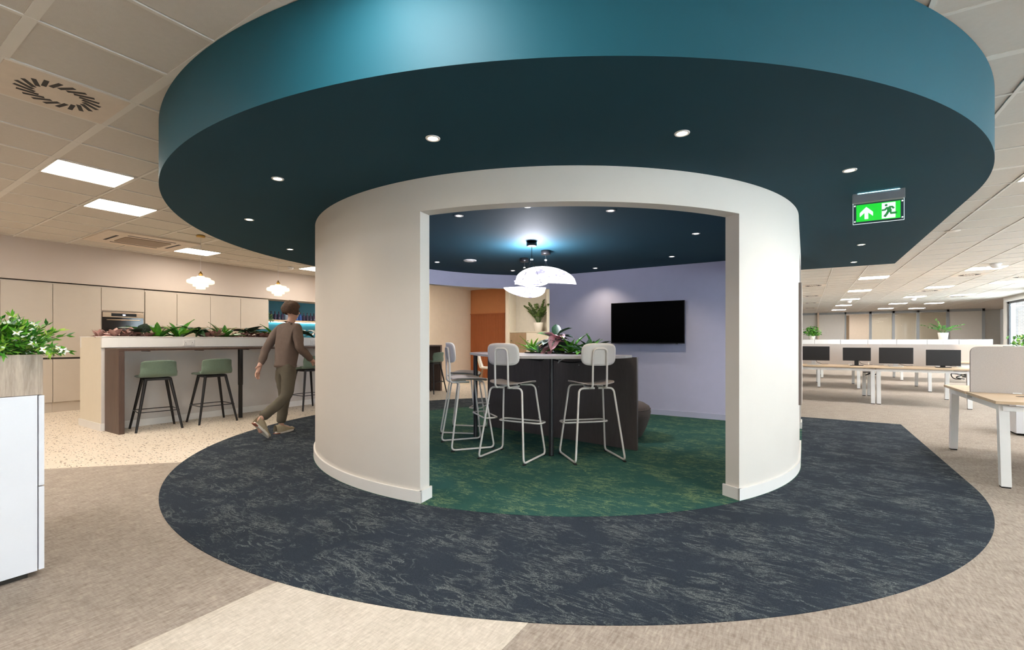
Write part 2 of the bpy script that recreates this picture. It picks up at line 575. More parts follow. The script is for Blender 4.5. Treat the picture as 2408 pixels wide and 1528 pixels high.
# ---- right window wall, X = 6.55, stepping out into a wider bay beyond Y = 25.7
XW, YS = 6.55, 25.7
wb = MB().box(XW, XW + 0.25, -6, YS, 0, 0.85).box(XW, XW + 0.25, -6, YS, 2.80, ZC + 0.06)
wins, piers, y = [], [(-6.0, -4.0)], -4.0
while y < YS - 3:
    wins.append((y, y + 3.4))
    piers.append((y + 3.4, y + 4.4))
    y += 4.33
piers[-1] = (piers[-1][0], YS)
for a, c in piers:
    wb.box(XW, XW + 0.25, a, c, 0.85, 2.80)
struct(wb.build('wall_right', 'office_wall'))
for i, (a, c) in enumerate(wins):
    wo_ = struct(MB().box(XW + 0.03, XW + 0.09, a, a + 0.16, 0.85, 2.80).box(XW + 0.03, XW + 0.09, c - 0.16, c, 0.85, 2.80)
                 .box(XW + 0.03, XW + 0.09, a, c, 0.85, 0.95).box(XW + 0.03, XW + 0.09, a, c, 2.64, 2.80)
                 .box(XW + 0.03, XW + 0.09, (a + c) / 2 - 0.06, (a + c) / 2 + 0.06, 0.95, 2.64).build('window_%d' % (i + 1), 'window_frame'))
    for a2, c2 in ((a + 0.16, (a + c) / 2 - 0.06), ((a + c) / 2 + 0.06, c - 0.16)):
        bx('pane', 'glass', XW + 0.055, XW + 0.063, a2, c2, 0.95, 2.64, wo_)
    bx('blind_box', 'white_paint', XW - 0.06, XW + 0.02, a, c, 2.72, 2.80, wo_)
m, nt, N, L, b = nmat('pale_brick')
v = mapping(N, L, (1, 1, 1), (R_(90), 0, 0))
br = N.new('ShaderNodeTexBrick')
br.inputs['Scale'].default_value = 4.5
br.inputs['Color1'].default_value = (0.085, 0.065, 0.055, 1)
br.inputs['Color2'].default_value = (0.05, 0.036, 0.03, 1)
br.inputs['Mortar'].default_value = (0.13, 0.12, 0.115, 1)
L.new(v, br.inputs['Vector'])
L.new(br.outputs[0], b.inputs['Base Color'])
struct(bx('wall_step', 'pale_brick', XW + 0.1, 9.0, YS, YS + 0.2, -0.1, 4.0), 'pale brick outside wall seen through the far right window')
struct(bx('wall_bay', 'office_wall', 8.8, 9.0, YS + 0.2, 38.2, 0, ZC + 0.06))
struct(bx('floor_bay', 'taupe_carpet', 6.7, 9.0, YS + 0.2, 38.2, -0.1, 0.0))
struct(bx('ceiling_bay', 'ceiling_tile', 6.58, 9.0, YS + 0.2, 38.2, ZC + 0.005, ZC + 0.12))

# ---- far glazed partition, Y = 33.6
YF = 33.6
def fx(px):
    return ony(px, 760, YF)[0]
fw = MB()
fw.box(-1.6, fx(1985), YF, YF + 0.12, 0, ZC + 0.05)
fw.box(fx(2232), fx(2309), YF, YF + 0.12, 0, ZC + 0.05)
struct(fw.build('wall_far', 'office_wall'))
fr = MB()
for p0, p1 in ((1986, 1990), (2044, 2050), (2098, 2104), (2156, 2162), (2226, 2232), (2309, 2316)):
    fr.box(fx(p0), fx(p1), YF - 0.05, YF + 0.12, 0, ZC)
fr.box(-1.6, fx(2316), YF - 0.05, YF + 0.12, ZC - 0.12, ZC + 0.02)
win = struct(fr.build('window_9', 'grey_frame'), 'grey framed glazed office partition at the far end')
for p0, p1 in ((2050, 2098), (2104, 2156), (2162, 2226)):
    bx('pane', 'glass', fx(p0), fx(p1), YF + 0.02, YF + 0.035, 0.05, ZC - 0.12, win)
do = struct(bx('door_1', 'oak_door', fx(1990), fx(1997), YF + 0.05, YF + 0.9, 0, 2.7), 'oak door standing open in the far partition')
struct(bx('wall_meeting', 'beige_wall', -1.6, 8.8, 37.0, 37.1, 0, ZC + 0.05))
struct(bx('wall_cross', 'office_wall', fx(2316), 8.8, 35.0, 35.1, 0, ZC + 0.05))
struct(bx('trim_2', 'beige_wall', fx(1922), fx(1926), YF - 0.25, YF, 0, ZC), 'slim boxed column against the far wall')

# ---- suspended ceiling: grid bars and tiles; light panels take whole tiles
DY, Y0 = 0.635, 0.68
def ylin(k):
    return Y0 + DY * k
def xl(k):
    return -3.41 + 0.6 * k      # kitchen side module
def xr(k):
    return 1.2 + 0.665 * k      # office side module
KY = range(-10, 59)
cells = []
for j in KY:
    for k in range(-14, 5):
        cells.append((xl(k), xl(k + 1), ylin(j), ylin(j + 1), 'L', k, j))
    cells.append((xl(5), xr(-2), ylin(j), ylin(j + 1), 'S', 0, j))
    for k in range(-2, 8):
        cells.append((xr(k), xr(k + 1), ylin(j), ylin(j + 1), 'R', k, j))
bar_h = (ZC, ZC + 0.02)
for xs in [xl(k) for k in range(-13, 6)] + [xr(k) for k in range(-2, 9)]:
    bx('grid_bar', 'grid_white', xs - 0.012, xs + 0.012, -6, 37, bar_h[0], bar_h[1], ce)
for j in KY:
    wid = 0.028 if j in (0, 1, 5, 9) else 0.012
    bx('grid_bar', 'grid_white', -11.4, 6.55, ylin(j) - wid, ylin(j) + wid, bar_h[0] + 0.001, bar_h[1] + 0.001, ce)
# where the panels and air diffusers sit  (side, k, j)
vis_lights = [('L', -5, 1), ('L', -7, 2), ('L', -11, 5), ('L', -11, 9),
              ('R', 0, 23), ('R', 0, 29), ('R', 0, 35), ('R', 0, 41), ('R', 0, 47),
              ('R', 3, 22), ('R', 3, 29), ('R', 3, 35), ('R', 3, 41), ('R', 5, 28), ('R', 5, 35), ('R', 5, 42), ('R', 5, 48), ('R', 3, 47), ('R', 2, 12), ('R', 1, 54), ('R', 4, 54)]  # meeting room panels at the end are added to brighten the glass
hid_lights = [('L', 3, 0), ('L', -2, -2), ('L', -6, -4), ('L', 2, -5), ('R', 1, 2), ('R', 4, 0), ('R', 1, -5), ('R', 4, 6), ('L', -10, -1),
              ('L', -10, 13), ('L', -6, 15), ('L', -2, 16), ('R', 4, 16), ('R', -1, 16), ('R', 6, 22), ('L', -11, -6), ('R', 5, 21), ('R', 1, 9)]
diffusers = [('L', -2, 0), ('R', -2, 25), ('R', -2, 31), ('R', -2, 37), ('R', -2, 43), ('R', 3, 24), ('R', 3, 31), ('R', 5, 26), ('R', 5, 36)]
ac_cells = {('L', -10, 3), ('L', -10, 4), ('L', -11, 3), ('L', -11, 4)}
special = set(vis_lights) | set(hid_lights) | set(diffusers) | ac_cells
seen_t, rest_t = [], []
for c in cells:
    x0, x1, y0, y1, s_, k, j = c
    cx_, cy_ = (x0 + x1) / 2, (y0 + y1) / 2
    if (s_, k, j) in special or x1 - x0 < 0.1:
        continue
    if all(in_soffit(px, py, 0.05) for px in (x0, x1) for py in (y0, y1)):
        continue
    p = proj(cx_, cy_, ZC)
    vis = False
    if p and -60 < p[0] < 2470 and p[1] > -60:
        t = (ZS - CAMH) / (ZC - CAMH)
        if not in_soffit(cx_ * t, cy_ * t) or any(not in_soffit(qx * t, qy * t) for qx in (x0, x1) for qy in (y0, y1)):
            size = FPX * 1.68 / p[2] ** 2 * DY
            vis = size > 3
    (seen_t if vis else rest_t).append((p[2] if p else 99, c))
seen_t.sort(key=lambda q: q[0])
tm = {}
def tile_mesh(dx):
    key = round(dx, 3)
    if key not in tm:
        h, g = dx / 2 - 0.006, DY / 2 - 0.006
        mb = MB().box(-h, h, -g, g, 0.0, 0.02)
        mb.box(-h + 0.014, h - 0.014, -g + 0.014, g - 0.014, -0.006, 0.001)
        tm[key] = mb.mesh('tile', 'ceiling_tile')
    return tm[key]
for d, c in seen_t[:290]:
    link('tile', tile_mesh(c[1] - c[0]), ce, loc=((c[0] + c[1]) / 2, (c[2] + c[3]) / 2, ZC + 0.012))
mb = MB()
for d, c in seen_t[290:] + rest_t:
    mb.box(c[0] + 0.006, c[1] - 0.006, c[2] + 0.006, c[3] - 0.006, ZC + 0.006, ZC + 0.03)
tf = mb.build('tile_field', 'ceiling_tile', ce)
tf['kind'] = 'stuff'

def cell_rect(s_, k, j):
    f = xl if s_ == 'L' else xr
    return f(k), f(k + 1), ylin(j), ylin(j + 1)
def light_panel(s_, k, j, label, group=None):
    x0, x1, y0, y1 = cell_rect(s_, k, j)
    cx_, cy_ = (x0 + x1) / 2, (y0 + y1) / 2
    hx, hy = (x1 - x0) / 2 - 0.014, (y1 - y0) / 2 - 0.014
    t = thing('ceiling_light', label, 'light', (cx_, cy_, ZC - 0.002), 0, group)
    f = MB()
    b_ = 0.016
    f.box(-hx, hx, -hy, -hy + b_, 0, 0.03).box(-hx, hx, hy - b_, hy, 0, 0.03).box(-hx, -hx + b_, -hy, hy, 0, 0.03).box(hx - b_, hx, -hy, hy, 0, 0.03)
    f.build('frame', 'grid_white', t)
    bx('diffuser', 'panel_warm' if s_ == 'L' and k < -3 else 'panel_cool', -hx + b_, hx - b_, -hy + b_, hy - b_, 0.004, 0.02, t)
    return t
GL = 'square glowing panels in the suspended ceiling'
lab = {('L', -5, 1): 'largest glowing square ceiling panel at left, nearest the canopy edge', ('L', -7, 2): 'second glowing square ceiling panel at left, beyond the largest one',
       ('L', -11, 5): 'glowing square ceiling panel beside the air conditioning cassette', ('L', -11, 9): 'glowing square ceiling panel half hidden by the curved pod wall'}
rows = ['first', 'second', 'third', 'fourth', 'fifth', 'sixth']
cnt = {}
for q in vis_lights:
    if q[0] == 'R':
        colname = {0: 'leftmost column over the desks', 3: 'middle column over the desks', 5: 'right column near the windows', 2: '', 1: 'meeting room behind the glass, added for light, left', 4: 'meeting room behind the glass, added for light, right'}[q[1]]
        i = cnt.get(q[1], 0)
        cnt[q[1]] = i + 1
        l_ = 'glowing office ceiling panel, %s from the canopy in the %s' % (rows[i], colname) if q[1] != 2 else 'glowing office ceiling panel cut off at the right picture edge'
    else:
        l_ = lab[q]
    light_panel(*q, l_, GL)
for q in hid_lights:
    light_panel(*q, 'glowing square ceiling panel out of view around the camera', 'ceiling panels outside the picture')
# ================================================================== PLANT KIT
leaf_mat('leaf_bright', (0.06, 0.27, 0.015), (0.17, 0.47, 0.035))
leaf_mat('leaf_mid', (0.025, 0.15, 0.015), (0.075, 0.28, 0.03))
leaf_mat('leaf_dark', (0.012, 0.045, 0.016), (0.03, 0.09, 0.03))
leaf_mat('leaf_blackish', (0.022, 0.034, 0.022), (0.075, 0.095, 0.06), scale=22)
leaf_mat('leaf_pink', (0.24, 0.105, 0.09), (0.42, 0.25, 0.21), scale=26)
leaf_mat('leaf_rose', (0.72, 0.30, 0.38), (0.85, 0.48, 0.52), scale=10, lo=0.3, hi=0.7)
leaf_mat('leaf_rose_green', (0.03, 0.06, 0.045), (0.75, 0.36, 0.36), scale=9, lo=0.45, hi=0.62)
leaf_mat('leaf_veined', (0.04, 0.09, 0.06), (0.34, 0.40, 0.33), scale=30, lo=0.5, hi=0.62)
leaf_mat('leaf_silver', (0.05, 0.14, 0.08), (0.16, 0.30, 0.19), scale=20)
leaf_mat('leaf_lime', (0.20, 0.40, 0.03), (0.42, 0.60, 0.09))
leaf_mat('leaf_olive', (0.03, 0.065, 0.010), (0.075, 0.14, 0.02))
mat('petal', (0.86, 0.86, 0.80), 0.5)
mat('stamen', (0.75, 0.70, 0.12), 0.5)
mat('soil', (0.020, 0.014, 0.010), 0.95, bump=0.6, bscale=90, var=0.3, scale=40)
mat('stem', (0.06, 0.13, 0.03), 0.5)
mat('ceramic_white', (0.82, 0.77, 0.68), 0.35)
LEAFM = {}
def leaf_mesh(kind, m):
    """L=1 along +Y, gently arched, folded along the midrib"""
    key = (kind, m)
    if key in LEAFM:
        return LEAFM[key]
    prof = {'broad': (0.52, [0, .55, .9, 1, .88, .55, 0], .22, .10), 'blade': (0.17, [.35, .8, 1, .95, .75, .42, 0], .30, .06),
            'strap': (0.26, [.3, .7, .95, 1, .85, .5, 0], .34, .08), 'arrow': (0.62, [.45, 1, .95, .8, .58, .3, 0], .30, .12),
            'round': (0.80, [0, .75, .98, 1, .9, .6, 0], .15, .08)}[kind]
    W, ws, arch, fold = prof
    mb = MB()
    vs, n = [], len(ws)
    for i, wv in enumerate(ws):
        t = i / (n - 1)
        z = -arch * t * t
        hw = wv * W / 2
        wob = 0.02 * math.sin(i * 2.3)
        vs += [(-hw, t, z + fold * wv + wob), (0, t, z), (hw, t, z + fold * wv - wob)]
    fs = []
    for i in range(n - 1):
        a = 3 * i
        fs += [(a, a + 1, a + 4, a + 3), (a + 1, a + 2, a + 5, a + 4)]
    mb.add(vs, fs, 0, True)
    LEAFM[key] = mb.mesh('leaf_' + kind, m)
    return LEAFM[key]
def rosette(parent, rnd, n, kind, m, L, tilt, base=(0, 0, 0), spread=0.02, yaw0=None, yawspan=2 * PI, name='leaf'):
    """leaves set around a centre; tilt = (min,max) elevation in degrees"""
    for i in range(n):
        a = (yaw0 if yaw0 is not None else 0) + yawspan * (i + rnd.uniform(-.3, .3)) / n
        e = R_(rnd.uniform(*tilt))
        l_ = rnd.uniform(*L)
        mm = m if isinstance(m, str) else rnd.choice(m)
        o = link(name, leaf_mesh(kind, mm), parent, loc=(base[0] + spread * -math.sin(a), base[1] + spread * math.cos(a), base[2]),
                 rot=(e, rnd.uniform(-.35, .35), a), scale=l_)
def joined_leaves(mb, rnd, p, d, L, W, mi=0):
    """one small pointed leaf added into a joined mesh"""
    d = Vector(d).normalized()
    s = d.cross(Vector((0, 0, 1)))
    s = s.normalized() if s.length > 1e-3 else Vector((1, 0, 0))
    a = rnd.uniform(-1, 1)
    u = (s * math.cos(a) + d.cross(s) * math.sin(a)) * W / 2
    p = Vector(p)
    mid = p + d * L * 0.45
    mb.add([p, mid + u, p + d * L, mid - u], [(0, 1, 2, 3)], mi, False)

# ================================================================== KITCHEN WALL
def door_panel(parent, name, y0, y1, z0, z1, m='kitchen_door', x=XK, th=0.02):
    return bx(name, m, x - th, x, y0 + 0.003, y1 - 0.003, z0 + 0.003, z1 - 0.003, parent, 0.002)
def tall_unit(y0, y1, label):
    t = thing('tall_cupboard', label, 'cupboard', (XK, y0, 0), 0, 'tall kitchen cupboards')
    w_ = y1 - y0
    bx('carcass', 'kitchen_door', -0.62, -0.024, 0.001, w_ - 0.001, 0.17, 2.205, t)
    bx('upper_door', 'kitchen_door', -0.02, 0, 0.004, w_ - 0.004, 0.935, 2.185, t, 0.002)
    bx('lower_door', 'kitchen_door', -0.02, 0, 0.004, w_ - 0.004, 0.175, 0.905, t, 0.002)
    bx('grip_channel', 'shadow_gap', -0.024, -0.016, 0.001, w_ - 0.001, 0.905, 0.935, t)
    bx('plinth', 'kitchen_door', -0.5, -0.035, 0.001, w_ - 0.001, 0.0, 0.168, t)
    return t
ys = [-0.02, 0.59, 1.197, 1.805, 2.413, 3.053]
labs = ['beige tall cupboard out of view past the left picture edge', 'beige tall cupboard at far left, hidden behind the foreground planter', 'beige tall cupboard with its left edge outside the picture',
        'beige tall cupboard directly above the white flowers', 'beige tall cupboard just left of the oven tower']
for a, c, l_ in zip(ys[:-1], ys[1:], labs):
    tall_unit(a, c, l_)
# oven tower
t = thing('oven_tower', 'beige tall cupboard unit housing the built-in oven', 'cupboard', (XK, 3.053, 0))
w_ = 3.705 - 3.053
MB().box(-0.62, -0.024, 0.001, w_ - 0.001, 0.17, 1.30).box(-0.62, -0.024, 0.001, w_ - 0.001, 1.755, 2.205).box(-0.62, -0.5, 0.001, w_ - 0.001, 1.3, 1.755).box(-0.5, -0.024, 0.001, 0.016, 1.3, 1.755).box(-0.5, -0.024, w_ - 0.016, w_ - 0.001, 1.3, 1.755).build('carcass', 'kitchen_door', t)
bx('upper_door', 'kitchen_door', -0.02, 0, 0.004, w_ - 0.004, 1.775, 2.185, t, 0.002)
bx('lower_door', 'kitchen_door', -0.02, 0, 0.004, w_ - 0.004, 0.175, 1.285, t, 0.002)
bx('plinth', 'kitchen_door', -0.5, -0.035, 0.001, w_ - 0.001, 0.0, 0.168, t)
mat('brass_steel', (0.55, 0.40, 0.28), 0.35, 0.9)
mat('oven_glass', (0.012, 0.008, 0.007), 0.08)
emis('display_blue', (0.5, 0.6, 1.0), 6)
ov = thing('oven', 'built-in black glass oven with bronze control panel behind the bar plants', 'oven', (XK, 3.073, 1.305))
w2 = w_ - 0.04
bx('body', 'black_matte', -0.48, -0.02, 0, w2, 0, 0.44, ov)
bx('door', 'oven_glass', -0.02, 0.005, 0, w2, 0.0, 0.345, ov, 0.002)
bx('control_panel', 'brass_steel', -0.02, 0.004, 0, w2, 0.35, 0.44, ov, 0.002)
dp = bx('display', 'black', -0.01, 0.006, w2 * 0.2, w2 * 0.82, 0.368, 0.424, ov)
bx('digits', 'display_blue', 0.005, 0.0068, w2 * 0.48, w2 * 0.54, 0.385, 0.405, dp)
MB().tube(fillet([(0, 0.06, 0.30), (0.045, 0.06, 0.30), (0.045, w2 - 0.06, 0.30), (0, w2 - 0.06, 0.30)], 0.02), 0.007).build('handle', 'brass_steel', ov)
# wall cupboards
ws = [3.712, 4.25, 4.879, 5.507, 6.155]
labs = ['beige wall cupboard first right of the oven tower', 'beige wall cupboard second right of the oven tower', 'beige wall cupboard third right of the oven tower, under the pendant lights', 'beige wall cupboard last before the teal niche']
for a, c, l_ in zip(ws[:-1], ws[1:], labs):
    t = thing('wall_cupboard', l_, 'cupboard', (XK, a, 1.5), 0, 'wall cupboards over the worktop')
    bx('carcass', 'kitchen_door', -0.55, -0.024, 0.001, c - a - 0.001, 0.0, 0.70, t)
    bx('door', 'kitchen_door', -0.02, 0, 0.004, c - a - 0.004, 0.0, 0.665, t, 0.002)
# base run + worktop
ys = [3.712 + 0.611 * i for i in range(9)]
for i, (a, c) in enumerate(zip(ys[:-1], ys[1:])):
    t = thing('base_cupboard', 'beige base cupboard hidden behind the planted bar', 'cupboard', (XK, a, 0), 0, 'base cupboards behind the bar')
    bx('carcass', 'kitchen_door', -0.6, -0.024, 0.001, c - a - 0.001, 0.17, 0.86, t)
    bx('door', 'kitchen_door', -0.02, 0, 0.004, c - a - 0.004, 0.175, 0.84, t, 0.002)
    bx('plinth', 'kitchen_door', -0.5, -0.04, 0.001, c - a - 0.001, 0, 0.168, t)
tag(bx('worktop', 'cream', XK - 0.62, XK + 0.015, 3.712, 8.6, 0.862, 0.90), 'pale stone worktop along the kitchen wall behind the bar', 'worktop')
tag(bx('splashback', 'cream', XK - 0.61, XK - 0.585, 3.712, 6.155, 0.902, 1.498), 'pale splashback under the wall cupboards', 'splashback')
# teal niche with shelf
struct(bx('wall_niche', 'teal_niche', XK - 0.58, XK - 0.56, 6.16, 8.6, 0.902, 2.223), 'teal back wall of the kitchen niche')
t = thing('niche_shelf', 'pale wooden shelf with glowing light strip in the teal niche', 'shelf', (XK - 0.56, 6.165, 1.70))
bx('board', 'oak', 0, 0.30, 0, 2.43, 0.0, 0.04, t, 0.002)
emis('led_strip', (0.85, 1.0, 0.92), 9)
bx('light_strip', 'led_strip', 0.02, 0.05, 0.02, 2.41, -0.012, 0.0, t)
mat('blue_bottle_glass', (0.03, 0.09, 0.38), 0.08, trans=0.35, ior=1.45)
mat('dark_bottle_glass', (0.03, 0.02, 0.05), 0.08)
mat('clear_glass_jar', (0.45, 0.50, 0.62), 0.06, trans=0.55, ior=1.45)
b_m = {}
for m in ('blue_bottle_glass', 'dark_bottle_glass', 'clear_glass_jar'):
    b_m[m] = MB().lathe([(0, 0), (0.036, 0.0), (0.038, 0.01), (0.038, 0.12), (0.030, 0.145), (0.013, 0.155), (0.013, 0.185)], 14).mesh('bottle_body', m)
cap_m = MB().lathe([(0, 0.213), (0.015, 0.213), (0.016, 0.183), (0, 0.183)], 10).mesh('bottle_cap', 'black')
yy = 6.42
i = 0
wordn = ['first', 'second', 'third', 'fourth', 'fifth', 'sixth', 'seventh', 'eighth', 'ninth', 'tenth', 'eleventh', 'twelfth', 'thirteenth', 'fourteenth', 'fifteenth', 'sixteenth', 'seventeenth', 'eighteenth', 'nineteenth', 'twentieth']
while yy < 8.4 and i < 18:
    m = ['dark_bottle_glass', 'dark_bottle_glass', 'dark_bottle_glass', 'dark_bottle_glass', 'clear_glass_jar', 'clear_glass_jar', 'blue_bottle_glass', 'blue_bottle_glass', 'blue_bottle_glass', 'dark_bottle_glass', 'dark_bottle_glass'][min(i, 10)]
    kind = {'d': 'dark', 'c': 'clear', 'b': 'blue'}[m[0]]
    t = thing('bottle', '%s glass bottle on the niche shelf, %s from its left end' % (kind, wordn[i]), 'bottle', (XK - 0.36, yy, 1.74), 0, 'bottles on the niche shelf')
    link('body', b_m[m], t)
    link('cap', cap_m, t)
    yy += 0.098
    i += 1
# trailing plant at left end of the shelf
rnd = random.Random(3)
t = thing('trailing_plant', 'pale green trailing plant hanging from the niche shelf', 'plant', (XK - 0.32, 6.25, 1.74))
MB().lathe([(0, 0), (0.05, 0), (0.06, 0.09), (0.05, 0.09), (0.045, 0.07), (0, 0.07)], 14).build('pot', 'ceramic_white', t)
mb = MB()
for s in range(22):
    a = rnd.uniform(-1.4, 1.4)
    p = Vector((0, 0, 0.09))
    d = Vector((math.cos(a), math.sin(a), rnd.uniform(0.3, 1.6)))
    for q in range(16):
        p = p + d * 0.016
        d.z -= 0.26
        d.normalize()
        if p.x < 0.09 and p.z < 0.0:
            p.x = 0.09
        joined_leaves(mb, rnd, p, (rnd.uniform(-1, 1), rnd.uniform(-1, 1), rnd.uniform(-.4, .8)), 0.045, 0.024, rnd.choice((0, 0, 1)))
f = mb.build('foliage', ['leaf_silver', 'leaf_lime'], t)
f['kind'] = 'stuff'

# ================================================================== BAR ISLAND
XB0, XB1, YB0, YB1 = -8.84, -8.0, 2.27, 8.62
bar = thing('bar_island', 'long cream bar island with planter trough along its top', 'bar', ((XB0 + XB1) / 2, YB0, 0))
bar_o = Vector(bar.location)
def bb(name, m, x0, x1, y0, y1, z0, z1, bevel=0.0):
    return bx(name, m, x0 - bar_o.x, x1 - bar_o.x, y0 - bar_o.y, y1 - bar_o.y, z0, z1, bar, bevel)
bb('body', 'cream', XB0, XB1 - 0.012, YB0, YB1, 0, 1.12)
bb('front_panel', 'bar_front', XB1 - 0.012, XB1, YB0 + 0.001, YB1, 0, 1.12)
bb('trough_front', 'white_paint', XB1 - 0.03, XB1 + 0.02, YB0, YB1, 1.125, 1.268, 0.004)
bb('trough_back', 'white_paint', XB0, XB0 + 0.05, YB0, YB1, 1.12, 1.268, 0.004)
bb('trough_end', 'cream', XB0 + 0.05, XB1 - 0.03, YB0, YB0 + 0.04, 1.12, 1.268)
bb('trough_end', 'cream', XB0 + 0.05, XB1 - 0.03, YB1 - 0.04, YB1, 1.12, 1.268)
MB().box(XB1 - 0.06, XB1 + 0.025, YB0 - 0.004, YB1, 1.268, 1.28).box(XB0 - 0.01, XB0 + 0.06, YB0 - 0.004, YB1, 1.268, 1.28).box(XB0 + 0.06, XB1 - 0.06, YB0 - 0.004, YB0 + 0.06, 1.268, 1.28).build('rim', 'white_paint', bar, bevel=0.003, loc=(-bar_o.x, -bar_o.y, 0))
bb('soil', 'soil', XB0 + 0.05, XB1 - 0.03, YB0 + 0.04, YB1 - 0.04, 1.12, 1.25)
bb('skirting', 'white_paint', XB1, XB1 + 0.015, YB0, YB1, 0, 0.10, 0.003)
bb('skirting', 'white_paint', XB0 - 0.015, XB1 + 0.015, YB0 - 0.015, YB0, 0, 0.10, 0.003)
ct = thing('bar_counter', 'dark walnut bar counter with solid end panels in front of the cream island', 'counter', (-7.74, YB0 + 0.03, 0))
def cc(name, m, x0, x1, y0, y1, z0, z1, bevel=0.003):
    return bx(name, m, x0 + 7.74, x1 + 7.74, y0 - YB0 - 0.03, y1 - YB0 - 0.03, z0, z1, ct, bevel)
cc('worktop', 'walnut', XB1 + 0.022, -7.48, 2.30, 8.60, 1.085, 1.118)
cc('end_panel', 'walnut', XB1 + 0.022, -7.48, 2.30, 2.36, 0.0, 1.085)
cc('end_panel', 'walnut', XB1 + 0.022, -7.48, 8.54, 8.60, 0.0, 1.085)
for yp in (3.86, 5.42, 6.98):
    MB().lathe([(0.030, 0.0), (0.030, 0.52), (0.036, 0.525), (0.036, 1.085)][::-1], 16).build('support_leg', 'black', ct, loc=(-7.55 + 7.74, yp - YB0 - 0.03, 0))
for k in range(9):
    cc('bracket', 'walnut', XB1 + 0.04, XB1 + 0.30, 2.7 + 0.68 * k, 2.72 + 0.68 * k, 1.07, 1.085, 0)
mat('socket_dark', (0.06, 0.06, 0.06), 0.5)
for k, (yp, l_) in enumerate(((3.31, 'white double power socket on the bar front left of the person'), (5.45, 'white double power socket on the bar front beside the pod wall'))):
    t = thing('power_socket', l_, 'socket', (XB1 + 0.021, yp, 1.19), 0, 'double sockets on the bar front')
    bx('plate', 'white_paint', 0, 0.010, -0.075, 0.075, -0.043, 0.043, t, 0.003)
    for s in (-1, 1):
        bx('rocker', 'white_paint', 0.010, 0.014, s * 0.018 - 0.008, s * 0.018 + 0.008, 0.012, 0.034, t)
        MB().box(0.010, 0.0107, s * 0.045 - 0.003, s * 0.045 + 0.003, -0.005, 0.010).box(0.010, 0.0107, s * 0.045 - 0.014, s * 0.045 - 0.007, -0.025, -0.018).box(0.010, 0.0107, s * 0.045 + 0.007, s * 0.045 + 0.014, -0.025, -0.018).build('pin_holes', 'socket_dark', t)
# bar plants
rnd = random.Random(11)
def bar_plant(y, kind, label, x=-8.22, sc=1.0):
    t = thing('bar_plant', label, 'plant', (x, y, 1.25), rnd.uniform(0, 6), 'plants growing along the bar trough')
    if kind == 'pink':
        for q in range(7):
            bx_, by_ = rnd.uniform(-.12, .12), rnd.uniform(-.16, .16)
            rosette(t, rnd, 9, 'broad', 'leaf_pink', (0.08 * sc, 0.125 * sc), (5, 75), (bx_, by_, rnd.uniform(0.0, 0.05)), 0.012)
    elif kind == 'bright':
        rosette(t, rnd, 8, 'strap', ('leaf_bright', 'leaf_mid'), (0.20 * sc, 0.30 * sc), (25, 75), (0, 0, 0.0), 0.03)
        rosette(t, rnd, 5, 'strap', 'leaf_bright', (0.14 * sc, 0.2 * sc), (60, 85), (0, 0, 0.01), 0.015)
    elif kind == 'dark':
        rosette(t, rnd, 8, 'arrow', ('leaf_blackish', 'leaf_dark'), (0.16 * sc, 0.24 * sc), (-5, 45), (0, 0, 0.10), 0.03)
        MB().tube([(0, 0, 0), (0, 0, 0.11)], 0.012, 6).build('stem', 'stem', t)
    elif kind == 'veined':
        rosette(t, rnd, 6, 'arrow', 'leaf_veined', (0.16 * sc, 0.22 * sc), (0, 50), (0, 0, 0.09), 0.03)
        MB().tube([(0, 0, 0), (0, 0, 0.10)], 0.012, 6).build('stem', 'stem', t)
    return t
seq = [(2.47, 'pink', 'dusty pink leafed plant at the left end of the bar trough', 1.0), (2.80, 'veined', 'dark plant with pale veined leaves in front of the oven', 1.0), (2.98, 'bright', 'bright green broad-leafed plant in front of the oven', 1.0),
       (2.78, 'pink', 'dusty pink leafed clump under the veined plant', 0.9), (3.28, 'bright', 'bright green plant with upright leaf above the first socket', 1.05), (3.50, 'dark', 'dark arched-leaf plant between two bright green plants on the bar', 1.0),
       (3.66, 'pink', 'dusty pink leafed clump beside the dark arched plant', 1.0), (3.92, 'bright', 'fresh green spiky plant at the middle of the bar', 1.0), (4.18, 'pink', 'low dusty pink clump right of the middle green plant', 0.8),
       (4.36, 'dark', 'dark drooping-leaf plant over the black support leg', 1.0), (4.55, 'pink', 'dusty pink clump left of the last green plant before the person', 1.0), (4.86, 'bright', 'bright green plant just left of the walking person', 1.0),
       (5.08, 'pink', 'dusty pink clump against the left shoulder of the walking person', 1.0), (5.30, 'dark', 'dark leafed plant partly behind the walking person', 1.0), (5.75, 'dark', 'dark leafed plant between the person and the pod wall', 1.0), (5.95, 'bright', 'green plant between the person and the pod wall', 0.8),
       (6.15, 'pink', 'dusty pink clump right beside the pod wall', 1.0), (8.40, 'bright', 'green fern-like plant at the far end of the bar', 1.1)]
for y, k, l_, s_ in seq:
    bar_plant(y, k, l_, rnd.uniform(-8.3, -8.16), s_ * 1.22)

